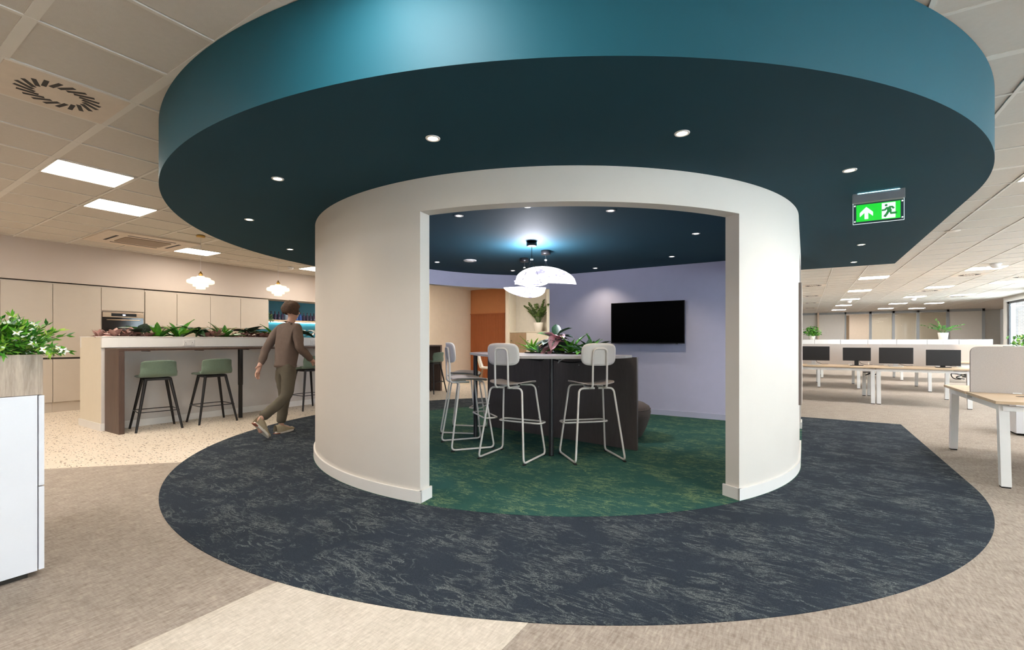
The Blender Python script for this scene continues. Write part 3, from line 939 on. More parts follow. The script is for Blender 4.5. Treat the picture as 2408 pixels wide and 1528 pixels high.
# ---- green bar stools
mat('sage_fabric', (0.125, 0.175, 0.125), 0.85, var=0.06, scale=60, bump=0.15, bscale=300, sheen=0.2)
mat('black_wood', (0.010, 0.009, 0.009), 0.45)
def shell_fn(u, v, off=0.0):
    """u across -1..1, v front->back->up"""
    x = (u - 0.5) * 2
    if v < 0.5:
        t = v / 0.5
        y = 0.21 - 0.36 * t
        w_ = 0.215 - 0.01 * t
        z = 0.735 - 0.012 * math.sin(PI * t) + 0.05 * max(0, t - 0.45) * abs(x) ** 3 * 2
        if t < 0.12:
            z -= (0.12 - t) * 0.12
        return (x * w_, y, z + off)
    t = (v - 0.5) / 0.5
    ang = t * R_(100)
    rr = 0.07
    if t < 0.4:
        a = (t / 0.4) * R_(78)
        y = -0.15 - rr * math.sin(a)
        z = 0.735 + rr * (1 - math.cos(a))
    else:
        q = (t - 0.4) / 0.6
        y = -0.15 - rr * math.sin(R_(78)) - 0.035 * q
        z = 0.735 + rr * (1 - math.cos(R_(78))) + 0.165 * q
    w_ = 0.215 - 0.02 * t
    wrap = 0.075 * abs(x) ** 2.5 * min(1, t * 1.6)
    return (x * w_, y + wrap, z + 0.03 * abs(x) ** 3 * (1 - t) * min(1, t * 3) - 0.02 * abs(x) ** 4 * t)
def bar_stool(loc, rz, label):
    t = thing('bar_stool', label, 'stool', loc, rz, 'sage green stools along the bar')
    link('seat_shell', SHELL_ME, t, solid=0.03, sub=1)
    MB().box(-0.15, 0.15, -0.14, 0.15, 0.675, 0.712).build('seat_frame', 'black_wood', t, bevel=0.01)
    bx('tag', 'black', 0.205, 0.212, -0.16, -0.13, 0.765, 0.80, t)
    for sx in (-1, 1):
        for sy in (-1, 1):
            MB().tube([(sx * 0.135, sy * 0.125, 0.70), (sx * 0.255, sy * 0.235, 0.0)], [0.021, 0.014], 10).build('leg', 'black_wood', t)
    q = [(-0.225, -0.205), (0.225, -0.205), (0.225, 0.205), (-0.225, 0.205)]
    MB().tube([(a, c, 0.20 + 0.06) for a, c in q], 0.006, 8, True).build('foot_ring', 'black', t)
    return t
SHELL_ME = MB().grid(lambda a, c: shell_fn(a, c), 10, 22).mesh('seat_shell', 'sage_fabric')
bar_stool((-7.60, 2.75, 0.002), R_(90 - 10), 'sage green bar stool nearest the dark end panel of the bar')
bar_stool((-7.56, 3.45, 0.002), R_(90 - 4), 'sage green bar stool beside the black support leg')
bar_stool((-7.52, 5.02, 0.002), R_(90), 'green bar stool half hidden by the pod wall behind the person')
bar_stool((-7.35, 8.1, 0.002), R_(96), 'sage green bar stool seen through the pod at the far end of the bar')

# ================================================================== FOREGROUND CABINET, PLANTER AND FLOWERS (left)
mat('cabinet_white', (0.74, 0.74, 0.765), 0.35, var=0.008)
def storage_cabinet(x0, x1, y0, y1, label, door_side, zt=0.938, lock=False):
    """door_side +1: doors on +Y, -1: doors on -Y"""
    t = thing('storage_cabinet', label, 'cabinet', (x0, y0, 0))
    W_, D_ = x1 - x0, y1 - y0
    ya, yb_ = (0.0, D_ - 0.026) if door_side > 0 else (0.026, D_)
    bx('body', 'cabinet_white', 0, W_, ya, yb_, 0.03, zt, t, 0.002)
    bx('plinth', 'shadow_gap', 0.03, W_ - 0.03, ya + 0.03, yb_ - 0.03, 0, 0.03, t)
    yd = (D_ - 0.022, D_) if door_side > 0 else (0.0, 0.022)
    for (a, c) in ((0, W_ / 2 - 0.001), (W_ / 2 + 0.001, W_)):
        for z0, z1 in ((0.032, 0.462), (0.468, zt - 0.002)):
            d = bx('drawer_front', 'cabinet_white', a, c, yd[0], yd[1], z0, z1, t, 0.002)
            if lock:
                MB().lathe([(0.012, 0), (0.012, 0.006), (0.0, 0.006)], 14).build('lock', 'steel', d, loc=((a + c) / 2 - 0.11, yd[0], z1 - 0.1 + 0.02), rot=(R_(90), 0, 0))
    return t
mat('steel', (0.45, 0.44, 0.43), 0.3, 1.0)
storage_cabinet(-4.35, -3.35, 0.24, 0.72, 'large white storage cabinet cut off at the left picture edge', 1)
def planter(x0, x1, y0, y1, z0, z1, label, m='grey_oak'):
    t = thing('planter_box', label, 'planter', (x0, y0, z0))
    W_, D_, h = x1 - x0, y1 - y0, z1 - z0
    k = 0.018
    bx('side_panel', m, 0, W_, 0, k, 0, h, t, 0.001)
    bx('side_panel', m, 0, W_, D_ - k, D_, 0, h, t, 0.001)
    bx('side_panel', m, 0, k, k, D_ - k, 0, h, t, 0.001)
    bx('side_panel', m, W_ - k, W_, k, D_ - k, 0, h, t, 0.001)
    bx('soil', 'soil', k, W_ - k, k, D_ - k, 0, h - 0.03, t)
    return t
planter(-4.35, -3.353, 0.26, 0.715, 0.94, 1.149, 'grey oak planter box on the white cabinet at the left edge')
rnd = random.Random(5)
t = thing('flowering_shrub', 'bushy green plant with small white star flowers in the oak planter', 'plant', (-3.50, 0.58, 1.12))
mb, st = MB(), MB()
tips = []
for s in range(360):
    a = rnd.uniform(0, 2 * PI)
    e = rnd.uniform(0.15, 1.35)
    L = rnd.uniform(0.12, 0.25)
    base = Vector((rnd.uniform(-.24, .12), rnd.uniform(-.20, .10), 0.0))
    d = Vector((math.cos(a) * math.cos(e), math.sin(a) * math.cos(e), math.sin(e)))
    pts = []
    p = base.copy()
    for q in range(8):
        pts.append(p.copy())
        for r in range(3):
            joined_leaves(mb, rnd, p, d + Vector((rnd.uniform(-1, 1), rnd.uniform(-1, 1), rnd.uniform(-.6, .8))), rnd.uniform(.03, .055), 0.014, rnd.choice((0, 0, 1, 2)))
        d.z -= 0.09
        d.normalize()
        p = p + d * L / 7
        p.z = max(p.z, 0.045)
    st.tube(pts, 0.0016, 4)
    tips.append((pts[-1], d.copy()))
f = mb.build('foliage', ['leaf_bright', 'leaf_lime', 'leaf_mid'], t)
f['kind'] = 'stuff'
f = st.build('stems', 'stem', t)
f['kind'] = 'stuff'
fm = MB()
for i in range(5):
    a = 2 * PI * i / 5
    c, s = math.cos(a), math.sin(a)
    fm.add([(0, 0, 0), (0.007 * c - 0.005 * s, 0.007 * s + 0.005 * c, 0.003), (0.017 * c, 0.017 * s, 0.001), (0.007 * c + 0.005 * s, 0.007 * s - 0.005 * c, 0.003)], [(0, 3, 2, 1)], 0)
fm.lathe([(0.0, 0.005), (0.003, 0.003), (0.003, 0.0)], 6, mi=1)
fme = fm.mesh('flower', ['petal', 'stamen'])
for p, d in tips[:150]:
    q = Vector((0, 0, 1)).rotation_difference(Vector((d.x * .6 + rnd.uniform(-.3, .3) + 0.5, d.y * .6 - 0.35, 0.5)))
    o = link('flower', fme, t, loc=p, scale=rnd.uniform(1.1, 1.6))
    o.rotation_mode = 'QUATERNION'
    o.rotation_quaternion = q
t = thing('large_leaf_plant', 'plant with big glossy green leaves at the left picture edge of the planter', 'plant', (-3.70, 0.36, 1.12))
rosette(t, rnd, 7, 'broad', ('leaf_mid', 'leaf_bright'), (0.11, 0.15), (10, 75), (0.0, -0.04, 0.05), 0.02)
t = thing('round_leaf_plant', 'few rounded green leaves rising among the white flowers', 'plant', (-3.50, 0.58, 1.14))
for (a, e, L, m, b_) in ((0.3, 60, .10, 'leaf_silver', (0, .02, .12)), (-1.2, 25, .14, 'leaf_bright', (0.02, 0, .12)), (-2.2, 45, .12, 'leaf_bright', (0.04, .06, .08)), (1.5, 55, .11, 'leaf_mid', (-.08, -.08, .14)), (2.6, 60, .12, 'leaf_bright', (-.12, -.05, .14))):
    link('leaf', leaf_mesh('round', m), t, loc=b_, rot=(R_(e), 0, a), scale=L)
MB().tube([(0, 0, 0), (0.01, 0.01, .12)], 0.003, 5).tube([(0, 0, 0), (-.1, -.06, .14)], 0.003, 5).tube([(0, 0, 0), (.04, .05, .09)], 0.003, 5).build('stem', 'stem', t)
# ================================================================== POD INTERIOR
mat('stool_paint', (0.74, 0.69, 0.63), 0.4, var=0.02)
mat('stool_seat', (0.40, 0.345, 0.31), 0.45, var=0.03)
mat('rubber', (0.012, 0.012, 0.012), 0.7)
mat('table_top', (0.40, 0.36, 0.36), 0.28, var=0.03)
mat('table_edge', (0.44, 0.41, 0.38), 0.4, var=0.03)
wood('table_panel', (0.075, 0.062, 0.056), (0.105, 0.086, 0.075), stretch=(6, 6, 1), rough=0.5)
mat('tv_black', (0.0015, 0.0015, 0.0018), 0.55, spec=0.02)
mat('pouf_fabric', (0.10, 0.078, 0.068), 0.85, var=0.05, scale=40, bump=0.2, bscale=200)
mat('cable_white', (0.65, 0.63, 0.62), 0.5)

def high_stool(loc, rz, label):
    t = thing('high_stool', label, 'stool', loc, rz, 'pale metal high stools around the pod table')
    r = 0.0105
    for s in (-1, 1):
        p = [(s * 0.02, 0.14, 0.748), (s * 0.19, 0.14, 0.748), (s * 0.262, 0.24, r + 0.008), (s * 0.262, -0.25, r + 0.008), (s * 0.185, -0.14, 0.735), (s * 0.02, -0.14, 0.735)]
        MB().tube(fillet(p, 0.05, 6), r, 8).build('side_frame', 'stool_paint', t)
        for y in (-0.235, 0.225):
            bx('foot_cap', 'rubber', s * 0.262 - 0.011, s * 0.262 + 0.011, y - 0.02, y + 0.02, 0.0, 0.012, t)
    lp = fillet([(-0.255, 0.13, 0.345), (0.255, 0.13, 0.345), (0.255, 0.29, 0.345), (-0.255, 0.29, 0.345)], 0.06, 6, True)
    MB().tube(lp, 0.0095, 8, True).build('foot_ring', 'stool_paint', t)
    def seat(u, v):
        x, y = (u - .5) * 2, (v - .5) * 2
        k = max(abs(x), abs(y))
        n4 = (x ** 4 + y ** 4) ** .25
        f = k / n4 if n4 > 1e-6 else 1
        x2, y2 = x * f, y * f
        return (x2 * 0.215, y2 * 0.195 + 0.01, 0.768 + 0.030 * x2 * x2 - 0.004 * y2 - 0.012 * max(0, y2) ** 4)
    MB().grid(seat, 14, 14).build('seat', 'stool_seat', t, solid=0.012)
    def back(u, v):
        x, y = (u - .5) * 2, (v - .5) * 2
        k = max(abs(x), abs(y))
        n4 = (x ** 4 + y ** 4) ** .25
        f = k / n4 if n4 > 1e-6 else 1
        x2, y2 = x * f, y * f
        return (x2 * 0.182, -0.225 + 0.035 * x2 * x2 - 0.012 * y2, 1.078 + y2 * 0.112)
    MB().grid(back, 14, 10).build('backrest', 'stool_paint', t, solid=0.012)
    q = [(-0.075, 0.0, 0.742), (-0.075, -0.225, 0.742), (-0.075, -0.232, 1.0), (-0.07, -0.243, 1.135), (0.07, -0.243, 1.135), (0.075, -0.232, 1.0), (0.075, -0.225, 0.742), (0.075, 0.0, 0.742)]
    MB().tube(fillet(q, 0.045, 6), r, 8).build('back_frame', 'stool_paint', t)
    return t
ZG = 0.006
high_stool((-2.58, 4.08, ZG), R_(3), 'pale high stool with its back to us at the front of the table')
high_stool((-1.88, 4.50, ZG), R_(45), 'pale high stool at the right of the table, turned slightly left')
high_stool((-3.31, 4.25, ZG), R_(-37), 'pale high stool seen from the side at the left of the table')
high_stool((-3.88, 4.92, ZG), R_(-68), 'pale high stool furthest back, behind the left table leg')

# table
tb = thing('high_table', 'high table with pale grey top, black legs and dark back panel inside the pod', 'table', (-2.7, 4.7, ZG))
poly = [(-1.57, 5.02), (-1.62, 4.62), (-1.92, 4.32), (-2.42, 4.03), (-2.72, 4.05), (-3.30, 4.47), (-3.80, 4.90), (-3.92, 5.33)]
rp = fillet([(a, c, 0) for a, c in poly], 0.14, 5, True)
rp = [(p.x + 2.7, p.y - 4.7) for p in rp]
def ccw(p):
    return p if sum(p[i][0] * p[(i + 1) % len(p)][1] - p[(i + 1) % len(p)][0] * p[i][1] for i in range(len(p))) > 0 else p[::-1]
MB().prism(ccw(rp), 1.030, 1.057, 0, False, 1).build('tabletop', ['table_top', 'table_edge'], tb)
d = Vector((-3.80 + 1.57, 5.345 - 5.05, 0))
n_ = Vector((-d.y, d.x, 0)).normalized() * 0.035
a_, c_ = Vector((-1.57 + 2.7, 5.05 - 4.7, 0)), Vector((-3.80 + 2.7, 5.345 - 4.7, 0))
pan = [(a_.x, a_.y), (c_.x, c_.y), (c_.x - n_.x, c_.y - n_.y), (a_.x - n_.x, a_.y - n_.y)]
MB().prism(ccw(pan), 0.0, 1.03).build('back_panel', 'table_panel', tb, bevel=0.002)
tr = [(a_.x, a_.y), (c_.x, c_.y), (c_.x - n_.x * 8, c_.y - n_.y * 8), (a_.x - n_.x * 8, a_.y - n_.y * 8)]
for lx, ly in ((-2.265, 4.345), (-3.455, 4.60)):
    MB().lathe([(0.026, 1.03), (0.026, 0.008), (0.028, 0.0), (0, 0)], 16).build('leg', 'black', tb, loc=(lx + 2.7, ly - 4.7, 0))
for u, z in ((0.14, 1.0), (0.32, .985), (0.6, .62), (0.6, .22), (.33, .92)):
    p = a_ + (c_ - a_) * u
    MB().lathe([(0.007, 0), (0.007, 0.004), (0, 0.004)], 8).build('screw_cap', 'steel', tb, loc=(p.x, p.y, z), rot=(R_(90), 0, R_(-8)))
t = tag(MB().tube(fillet([(-1.95, 4.98, 1.02), (-2.1, 4.98, 0.975), (-2.35, 4.95, 0.955), (-2.55, 4.93, 0.985), (-2.62, 4.9, 1.03), (-2.7, 4.95, 0.97), (-2.95, 5.0, 0.985), (-3.1, 5.05, 1.03)], 0.05), 0.008, 6).build('power_cable', 'black', loc=(0, 0, ZG)), 'black cable looped under the high table', 'cable')
t = tag(MB().tube(fillet([(-2.3, 4.9, 1.032), (-2.42, 4.88, 0.99), (-2.46, 4.88, 0.94), (-2.44, 4.9, 0.99), (-2.55, 4.95, 1.0), (-2.65, 4.95, 1.032)], 0.03), 0.007, 6).build('white_cable', 'cable_white', loc=(0, 0, ZG)), 'white cable hanging beneath the high table', 'cable')
# plants on the table
ZT = ZG + 1.058
rnd = random.Random(21)
planter_t = tag(MB().prism(ccw([(-2.0, 5.06), (-3.0, 5.20), (-3.02, 5.06), (-2.02, 4.92)]), 0, 0.012).build('plant_tray', 'soil', loc=(0, 0, ZT)), 'low dark tray under the plants on the high table', 'tray')
ZT += 0.012
t = thing('pink_leaf_plant', 'plant with large pink and dark leaves in the middle of the table', 'plant', (-2.58, 5.08, ZT))
MB().tube([(0, 0, 0), (0.01, 0, .2)], 0.012, 6).build('stem', 'stem', t)
for (yaw, e, L, m, zb, kd) in ((-160, -35, .20, 'leaf_rose', .22, 'broad'), (-130, 5, .17, 'leaf_rose', .20, 'broad'), (-185, -30, .17, 'leaf_veined', .20, 'broad'), (-95, 10, .18, 'leaf_veined', .19, 'broad'), (-60, 40, .16, 'leaf_dark', .2, 'broad'), (-150, -30, .16, 'leaf_rose_green', .10, 'broad'),
                              (-100, -10, .17, 'leaf_rose_green', .10, 'broad'), (-190, -30, .15, 'leaf_rose', .10, 'broad'), (-215, -10, .18, 'leaf_rose_green', .12, 'broad'), (-240, 0, .2, 'leaf_blackish', .14, 'broad'), (-70, 0, .18, 'leaf_blackish', .12, 'broad'), (-120, -20, .15, 'leaf_blackish', .08, 'broad'),
                              (30, 60, .17, 'leaf_dark', .18, 'broad'), (120, 30, .18, 'leaf_mid', .16, 'broad'), (-210, 30, .16, 'leaf_rose', .17, 'broad')):
    link('leaf', leaf_mesh(kd, m), t, loc=(0, 0, zb), rot=(R_(e), rnd.uniform(-.3, .3), R_(yaw)), scale=L * 1.35)
for q in range(18):
    link('leaf', leaf_mesh('broad', rnd.choice(('leaf_rose', 'leaf_rose_green', 'leaf_blackish', 'leaf_veined', 'leaf_rose'))), t, loc=(rnd.uniform(-.06, .06), rnd.uniform(-.05, .03), rnd.uniform(.06, .20)), rot=(R_(rnd.uniform(-30, 25)), rnd.uniform(-.4, .4), R_(rnd.uniform(-230, -60))), scale=rnd.uniform(.15, .22))
for (nm, lb, x, y, kd, m, L, n, tl) in (('spiky_plant', 'small spiky green plant at the left of the table plants', -2.95, 5.13, 'blade', ('leaf_bright', 'leaf_lime'), (.14, .22), 12, (15, 75)),
                                        ('glossy_plant', 'glossy dark green low plant left of the pink plant', -2.80, 5.04, 'strap', ('leaf_mid', 'leaf_silver', 'leaf_bright'), (.12, .18), 10, (5, 60)),
                                        ('leafy_plant', 'bright green leafy plant right of the pink plant', -2.36, 5.02, 'strap', ('leaf_bright', 'leaf_mid'), (.16, .24), 11, (15, 80)),
                                        ('fern_plant', 'green ferny plant at the right of the table plants', -2.16, 4.99, 'blade', ('leaf_mid', 'leaf_bright', 'leaf_silver'), (.14, .24), 16, (0, 70)),
                                        ('broad_leaf_plant', 'green plant with wavy upright leaves behind the fern', -2.12, 5.08, 'strap', ('leaf_mid', 'leaf_dark'), (.16, .24), 7, (40, 80))):
    t = thing(nm, lb, 'plant', (x, y, ZT))
    rosette(t, rnd, n, kd, m, (L[0] * 1.2, L[1] * 1.2), tl, (0, 0, 0.0), 0.02)

# television
t = thing('television', 'black flat screen television mounted on the lilac wall', 'television', (-2.21, 7.69, 1.175))
bx('body', 'black_matte', -0.56, 0.56, -0.06, -0.02, 0.05, 0.64, t)
bx('bezel', 'black', -0.605, 0.605, -0.075, -0.055, 0, 0.688, t, 0.003)
bx('screen', 'tv_black', -0.597, 0.597, -0.0765, -0.074, 0.014, 0.682, t)
bx('wall_bracket', 'steel', -0.2, 0.2, -0.022, 0.008, 0.2, 0.5, t)
bx('sensor', 'black', 0.47, 0.50, -0.07, -0.06, -0.008, 0.0, t)

# pouf
t = thing('pouf', 'rounded brown fabric pouf behind the table panel', 'pouf', (-1.96, 5.72, ZG))
MB().lathe([(0, 0.0), (0.20, 0.0), (0.235, 0.02), (0.29, 0.13), (0.335, 0.26), (0.345, 0.33), (0.325, 0.395), (0.26, 0.435), (0.15, 0.452), (0, 0.455)], 40).build('cushion', 'pouf_fabric', t)
MB().tube([(0.338 * math.cos(a), 0.338 * math.sin(a), 0.365) for a in [2 * PI * i / 40 for i in range(40)]], 0.006, 6, True).build('seam', 'pouf_fabric', t)

# wall board outside the pod, right side
t = thing('wall_board', 'tall pale pinboard hung on the right outside wall of the pod', 'board', (XR, 5.62, 1.19))
mat('board_face', (0.55, 0.49, 0.44), 0.8, var=0.03, bump=0.1, bscale=200)
mat('board_edge', (0.20, 0.16, 0.14), 0.6)
bx('core', 'board_edge', 0.0, 0.022, -0.38, 0.38, -0.59, 0.59, t)
bx('face', 'board_face', 0.022, 0.028, -0.378, 0.378, -0.588, 0.588, t)

# ---- pendant cluster
def lamp_petal_mat():
    m, nt, N, L, b = nmat('alabaster_glow')
    v = mapping(N, L, (4, 4, 9))
    n = noise_node(N, L, v, 2.2, 7, 0.65, 2.0)
    cr = ramp(N, [(0.40, (0.24, 0.23, 0.33)), (0.52, (1.0, 0.97, 1.0))])
    L.new(n.outputs['Fac'], cr.inputs[0])
    b.inputs['Base Color'].default_value = (0.006, 0.006, 0.007, 1)
    b.inputs['Specular IOR Level'].default_value = 0.05
    L.new(cr.outputs[0], b.inputs['Emission Color'])
    b.inputs['Emission Strength'].default_value = PETAL
    b.inputs['Roughness'].default_value = 0.4
PETAL = 1.15
lamp_petal_mat()
pl = thing('pendant_cluster', 'cluster of glowing marbled petal pendants under the teal pod ceiling', 'pendant light', (-2.98, 5.40, 0))
PO = Vector((-2.98, 5.40, 0))
for cxy in ((-2.84, 4.93), (-2.96, 5.52), (-3.50, 5.86)):
    cp = MB().lathe([(0, 2.385), (0.062, 2.385), (0.064, 2.388), (0.064, 2.438), (0, 2.438)], 24).build('canopy', 'black', pl, loc=(cxy[0] - PO.x, cxy[1] - PO.y, 0))
def petal(name, px0, px1, pyc, h, depth, peak, yoff):
    """curved leaf-shaped sheet: chord from px0..px1 at image height pyc, height h (m, signed)"""
    Zd = 6.15
    x0, x1 = (px0 - CXP) / FPX * Zd, (px1 - CXP) / FPX * Zd
    zc = CAMH + (HZ - pyc) / FPX * Zd
    def fn(u, v):
        q = u * 2 - 1
        s = u ** (math.log(0.5) / math.log(peak))
        e = math.sqrt(max(0, 1 - (2 * s - 1) ** 2))
        xx = x0 + (x1 - x0) * u
        dep = yoff + depth * (1 - (2 * v - 1) ** 2) * e * 0.8 - depth * (1 - q * q) * .6
        zz = zc + h * e * v
        X = xx * RTX + (Zd + dep) * FWX
        Y = xx * RTY + (Zd + dep) * FWY
        return (X - PO.x, Y - PO.y, zz)
    MB().grid(fn, 32, 12).build(name, 'alabaster_glow', pl, solid=0.008)
petal('petal', 1211, 1355, 668, 0.215, 0.22, 0.42, 0.0)
petal('petal', 1209, 1289, 663, -0.085, 0.16, 0.5, -0.14)
petal('petal', 1184, 1285, 674, -0.142, 0.18, 0.62, 0.12)
def pw(px, py, Zd):
    xx = (px - CXP) / FPX * Zd
    return (xx * RTX + Zd * FWX - PO.x, xx * RTY + Zd * FWY - PO.y, CAMH + (HZ - py) / FPX * Zd)
w1 = MB()
c1 = (-2.84 - PO.x, 4.93 - PO.y)
hub = (c1[0], c1[1], 2.225)
w1.tube([(c1[0], c1[1], 2.39), hub], 0.004, 6)
w1.tube([hub, pw(1228, 661, 5.95)], 0.0022, 5).tube([hub, pw(1272, 664, 5.95)], 0.0022, 5)
c2 = (-2.96 - PO.x, 5.52 - PO.y)
w1.tube([(c2[0], c2[1], 2.39), (c2[0], c2[1], 2.31)], 0.003, 6).tube([(c2[0], c2[1], 2.31), pw(1279, 638, 6.2)], 0.0022, 5).tube([(c2[0], c2[1], 2.31), pw(1290, 638, 6.2)], 0.0022, 5)
c3 = (-3.50 - PO.x, 5.86 - PO.y)
w1.tube([(c3[0], c3[1], 2.39), (c3[0], c3[1], 2.30)], 0.004, 6).tube([(c3[0], c3[1], 2.30), pw(1246, 640, 6.3)], 0.0022, 5)
w1.build('wires', 'black', pl)
for h in (hub, (c3[0], c3[1], 2.30), (c2[0], c2[1], 2.31)):
    MB().lathe([(0.0, 0.008), (0.016, 0.008), (0.016, -0.008), (0, -0.008)], 12).build('wire_hub', 'ceramic_white', pl, loc=h)
for p in (pw(1228, 661, 5.94), pw(1272, 664, 5.94)):
    MB().lathe([(0.0, 0.006), (0.006, 0), (0.0, -0.006)], 8).build('stud', 'black', pl, loc=p)

ld = bpy.data.lights.new('pendant_led', 'POINT')
ld.energy = 44.0
ld.color = (0.90, 0.90, 1.0)
ld.shadow_soft_size = 0.10
lo = bpy.data.objects.new('pendant_led', ld)
COL.objects.link(lo)
lo.parent = pl
lo.location = pw(1252, 621, 5.88)

# ================================================================== CANOPY AND CEILING FIXTURES
mat('trim_white', (0.75, 0.72, 0.70), 0.4)
def downlight(p, label, glow, power, group):
    t = thing('downlight', label, 'downlight', (p[0], p[1], ZS), 0, group)
    MB().lathe([(0.026, 0.002), (0.029, -0.004), (0.042, -0.005), (0.044, -0.002), (0.044, 0.0)], 28).build('trim_ring', 'trim_white', t)
    MB().lathe([(0.0, -0.0015), (0.027, -0.0015)], 24).build('lens', glow, t)
    if power:
        ld = bpy.data.lights.new('downlight_beam', 'SPOT')
        ld.energy = power
        ld.color = (1.0, 0.84, 0.62)
        ld.spot_size = R_(120)
        ld.spot_blend = 0.8
        ld.shadow_soft_size = 0.035
        lo = bpy.data.objects.new('downlight_beam', ld)
        COL.objects.link(lo)
        lo.parent = t
        lo.location = (0, 0, -0.012)
    return t
outer = [((-3.347, 1.983), 'warm downlight at front left under the canopy'), ((-1.891, 2.091), 'warm downlight above the left jamb of the pod opening'), ((-0.611, 2.829), 'warm downlight above the right jamb of the pod opening'),
         ((0.267, 4.089), 'warm downlight just above the green exit sign'), ((-4.717, 2.497), 'warm downlight second from the left under the canopy'), ((-5.793, 3.603), 'warm downlight above the walking person'),
         ((0.596, 7.334), 'small warm downlight below the exit sign, nearer of two'), ((0.632, 8.9), 'small warm downlight at the back corner of the canopy')]
for p, l_ in outer:
    downlight(p, l_, 'downlight_glow', DOWN_SPOT, 'downlights around the canopy')
inner = [((-2.849, 3.523), 'dim downlight inside the pod at the left of the opening'), ((-1.538, 4.151), 'dim downlight inside the pod, nearest right of the pendants'), ((-1.048, 5.565), 'dim downlight inside the pod near the right jamb'),
         ((-1.629, 6.894), 'dim downlight inside the pod above the television'), ((-2.973, 7.3), 'dim downlight inside the pod at the centre of the lilac wall'), ((-4.285, 6.782), 'dim downlight inside the pod behind the pendants'), ((-4.811, 5.417), 'dim downlight inside the pod at far left')]
for p, l_ in inner:
    downlight(p, l_, 'downlight_dim', DOWN_SPOT * 2.2, 'downlights inside the pod')
t = thing('ceiling_vent', 'round white air vent on the pod ceiling at left', 'vent', (-4.29, 5.57, ZS))
MB().lathe([(0.10, 0.0), (0.10, -0.008), (0.085, -0.014), (0.07, -0.010), (0.065, 0.0)], 28).build('outer_ring', 'trim_white', t)
MB().lathe([(0.0, -0.016), (0.05, -0.016), (0.06, -0.008), (0.05, 0.0)], 28).build('valve', 'trim_white', t)
t = thing('smoke_detector', 'white smoke detector on the pod ceiling just inside the opening', 'detector', (-2.06, 3.50, ZS))
MB().lathe([(0.0, -0.045), (0.03, -0.045), (0.05, -0.03), (0.055, -0.012), (0.055, 0.0)], 24).build('body', 'trim_white', t)
MB().lathe([(0.06, 0), (0.06, -0.008), (0.05, -0.010)], 24).build('base', 'trim_white', t)
t = thing('smoke_detector', 'white smoke detector on the ceiling right of the second pendant', 'detector', (-9.9, 6.17, ZC))
MB().lathe([(0.0, -0.06), (0.04, -0.06), (0.055, -0.04), (0.06, -0.02), (0.06, 0.0)], 20).build('body', 'trim_white', t)
MB().lathe([(0.075, 0), (0.075, -0.015), (0.06, -0.018)], 20).build('base', 'trim_white', t)
for p, l_ in (((3.5, 14.2), 'white presence sensor beside the nearest middle office light'), ((1.55, 23.9), 'white presence sensor in the left column of office lights'), ((3.6, 23.9), 'white presence sensor in the middle column of office lights')):
    t = thing('presence_sensor', l_, 'sensor', (p[0], p[1], ZC))
    MB().lathe([(0.0, -0.10), (0.05, -0.095), (0.08, -0.06), (0.085, -0.02), (0.085, 0.0)], 20).build('dome', 'trim_white', t)
    MB().lathe([(0.10, 0), (0.10, -0.015), (0.085, -0.02)], 20).build('base', 'trim_white', t)
for i, (p, l_) in enumerate((((-10.1, 5.0), 'flat round speaker grille above the wall cupboards'), ((1.9, 9.6), 'flat round ceiling plate near the canopy corner'))):
    t = thing('ceiling_speaker', l_, 'speaker', (p[0], p[1], ZC))
    MB().lathe([(0.0, -0.006), (0.08, -0.008), (0.09, -0.003), (0.09, 0.0)], 24).build('grille', 'ceiling_metal', t)

# exit sign
mat('sign_steel', (0.36, 0.37, 0.40), 0.35, 0.6)
emis('sign_green', (0.0, 0.75, 0.03), 0.40, 0.02)
emis('sign_white', (0.90, 1.0, 0.97), 0.40, 0.02)
emis('sign_man', (0.0, 0.30, 0.04), 0.3, 0.02)
mat('acrylic', (0.9, 0.95, 1.0), 0.03, trans=1.0, ior=1.15)
sg = thing('exit_sign', 'green illuminated exit sign with white arrow and running figure under the canopy', 'exit sign', (0.336, 4.80, 2.19), R_(1.5))
sw, sh = 0.33, 0.172
bx('housing', 'sign_steel', -0.004, sw + 0.004, -0.022, 0.022, sh, 0.25, sg, 0.003)
bx('acrylic_panel', 'acrylic', 0, sw, -0.005, 0.005, 0, sh, sg)
mat('acrylic_edge', (0.85, 0.92, 0.95), 0.2, emit=(0.8, 0.95, 1.0), es=0.25)
MB().box(0, sw, -0.0055, 0.0055, -0.001, 0.001).box(-0.001, 0.001, -0.0055, 0.0055, 0, sh).box(sw - 0.001, sw + 0.001, -0.0055, 0.0055, 0, sh).build('lit_edge', 'acrylic_edge', sg)
def sp(poly, y, m, name):
    pts = [(u * sw, y, v * sh) for u, v in poly]
    n = len(pts)
    mb = MB().add(pts, [tuple(range(n))])
    return mb.build(name, m, sg)
def stroke(pts, wd):
    """thick polyline as a polygon in sign fractions"""
    P = [Vector((u * sw, v * sh)) for u, v in pts]
    L_, R2 = [], []
    for i, p in enumerate(P):
        a = P[i - 1] if i else P[i]
        c = P[i + 1] if i < len(P) - 1 else P[i]
        dd = (c - a).normalized()
        nn = Vector((-dd.y, dd.x)) * wd / 2
        L_.append(p + nn)
        R2.append(p - nn)
    q = L_ + R2[::-1]
    return [(p.x / sw, p.y / sh) for p in q]
sp([(.065, .10), (.93, .10), (.93, .91), (.065, .91)], -0.0065, 'sign_green', 'green_field')
sp([(.57, .14), (.835, .14), (.835, .87), (.57, .87)], -0.0070, 'sign_white', 'doorway')
sp([(.2675, .79), (.40, .52), (.40, .32), (.306, .50), (.306, .20), (.229, .20), (.229, .50), (.135, .32), (.135, .52)], -0.0072, 'sign_white', 'arrow')
hd = [(.655 + .027 * math.cos(a) , .755 + .052 * math.sin(a)) for a in [2 * PI * i / 14 for i in range(14)]]
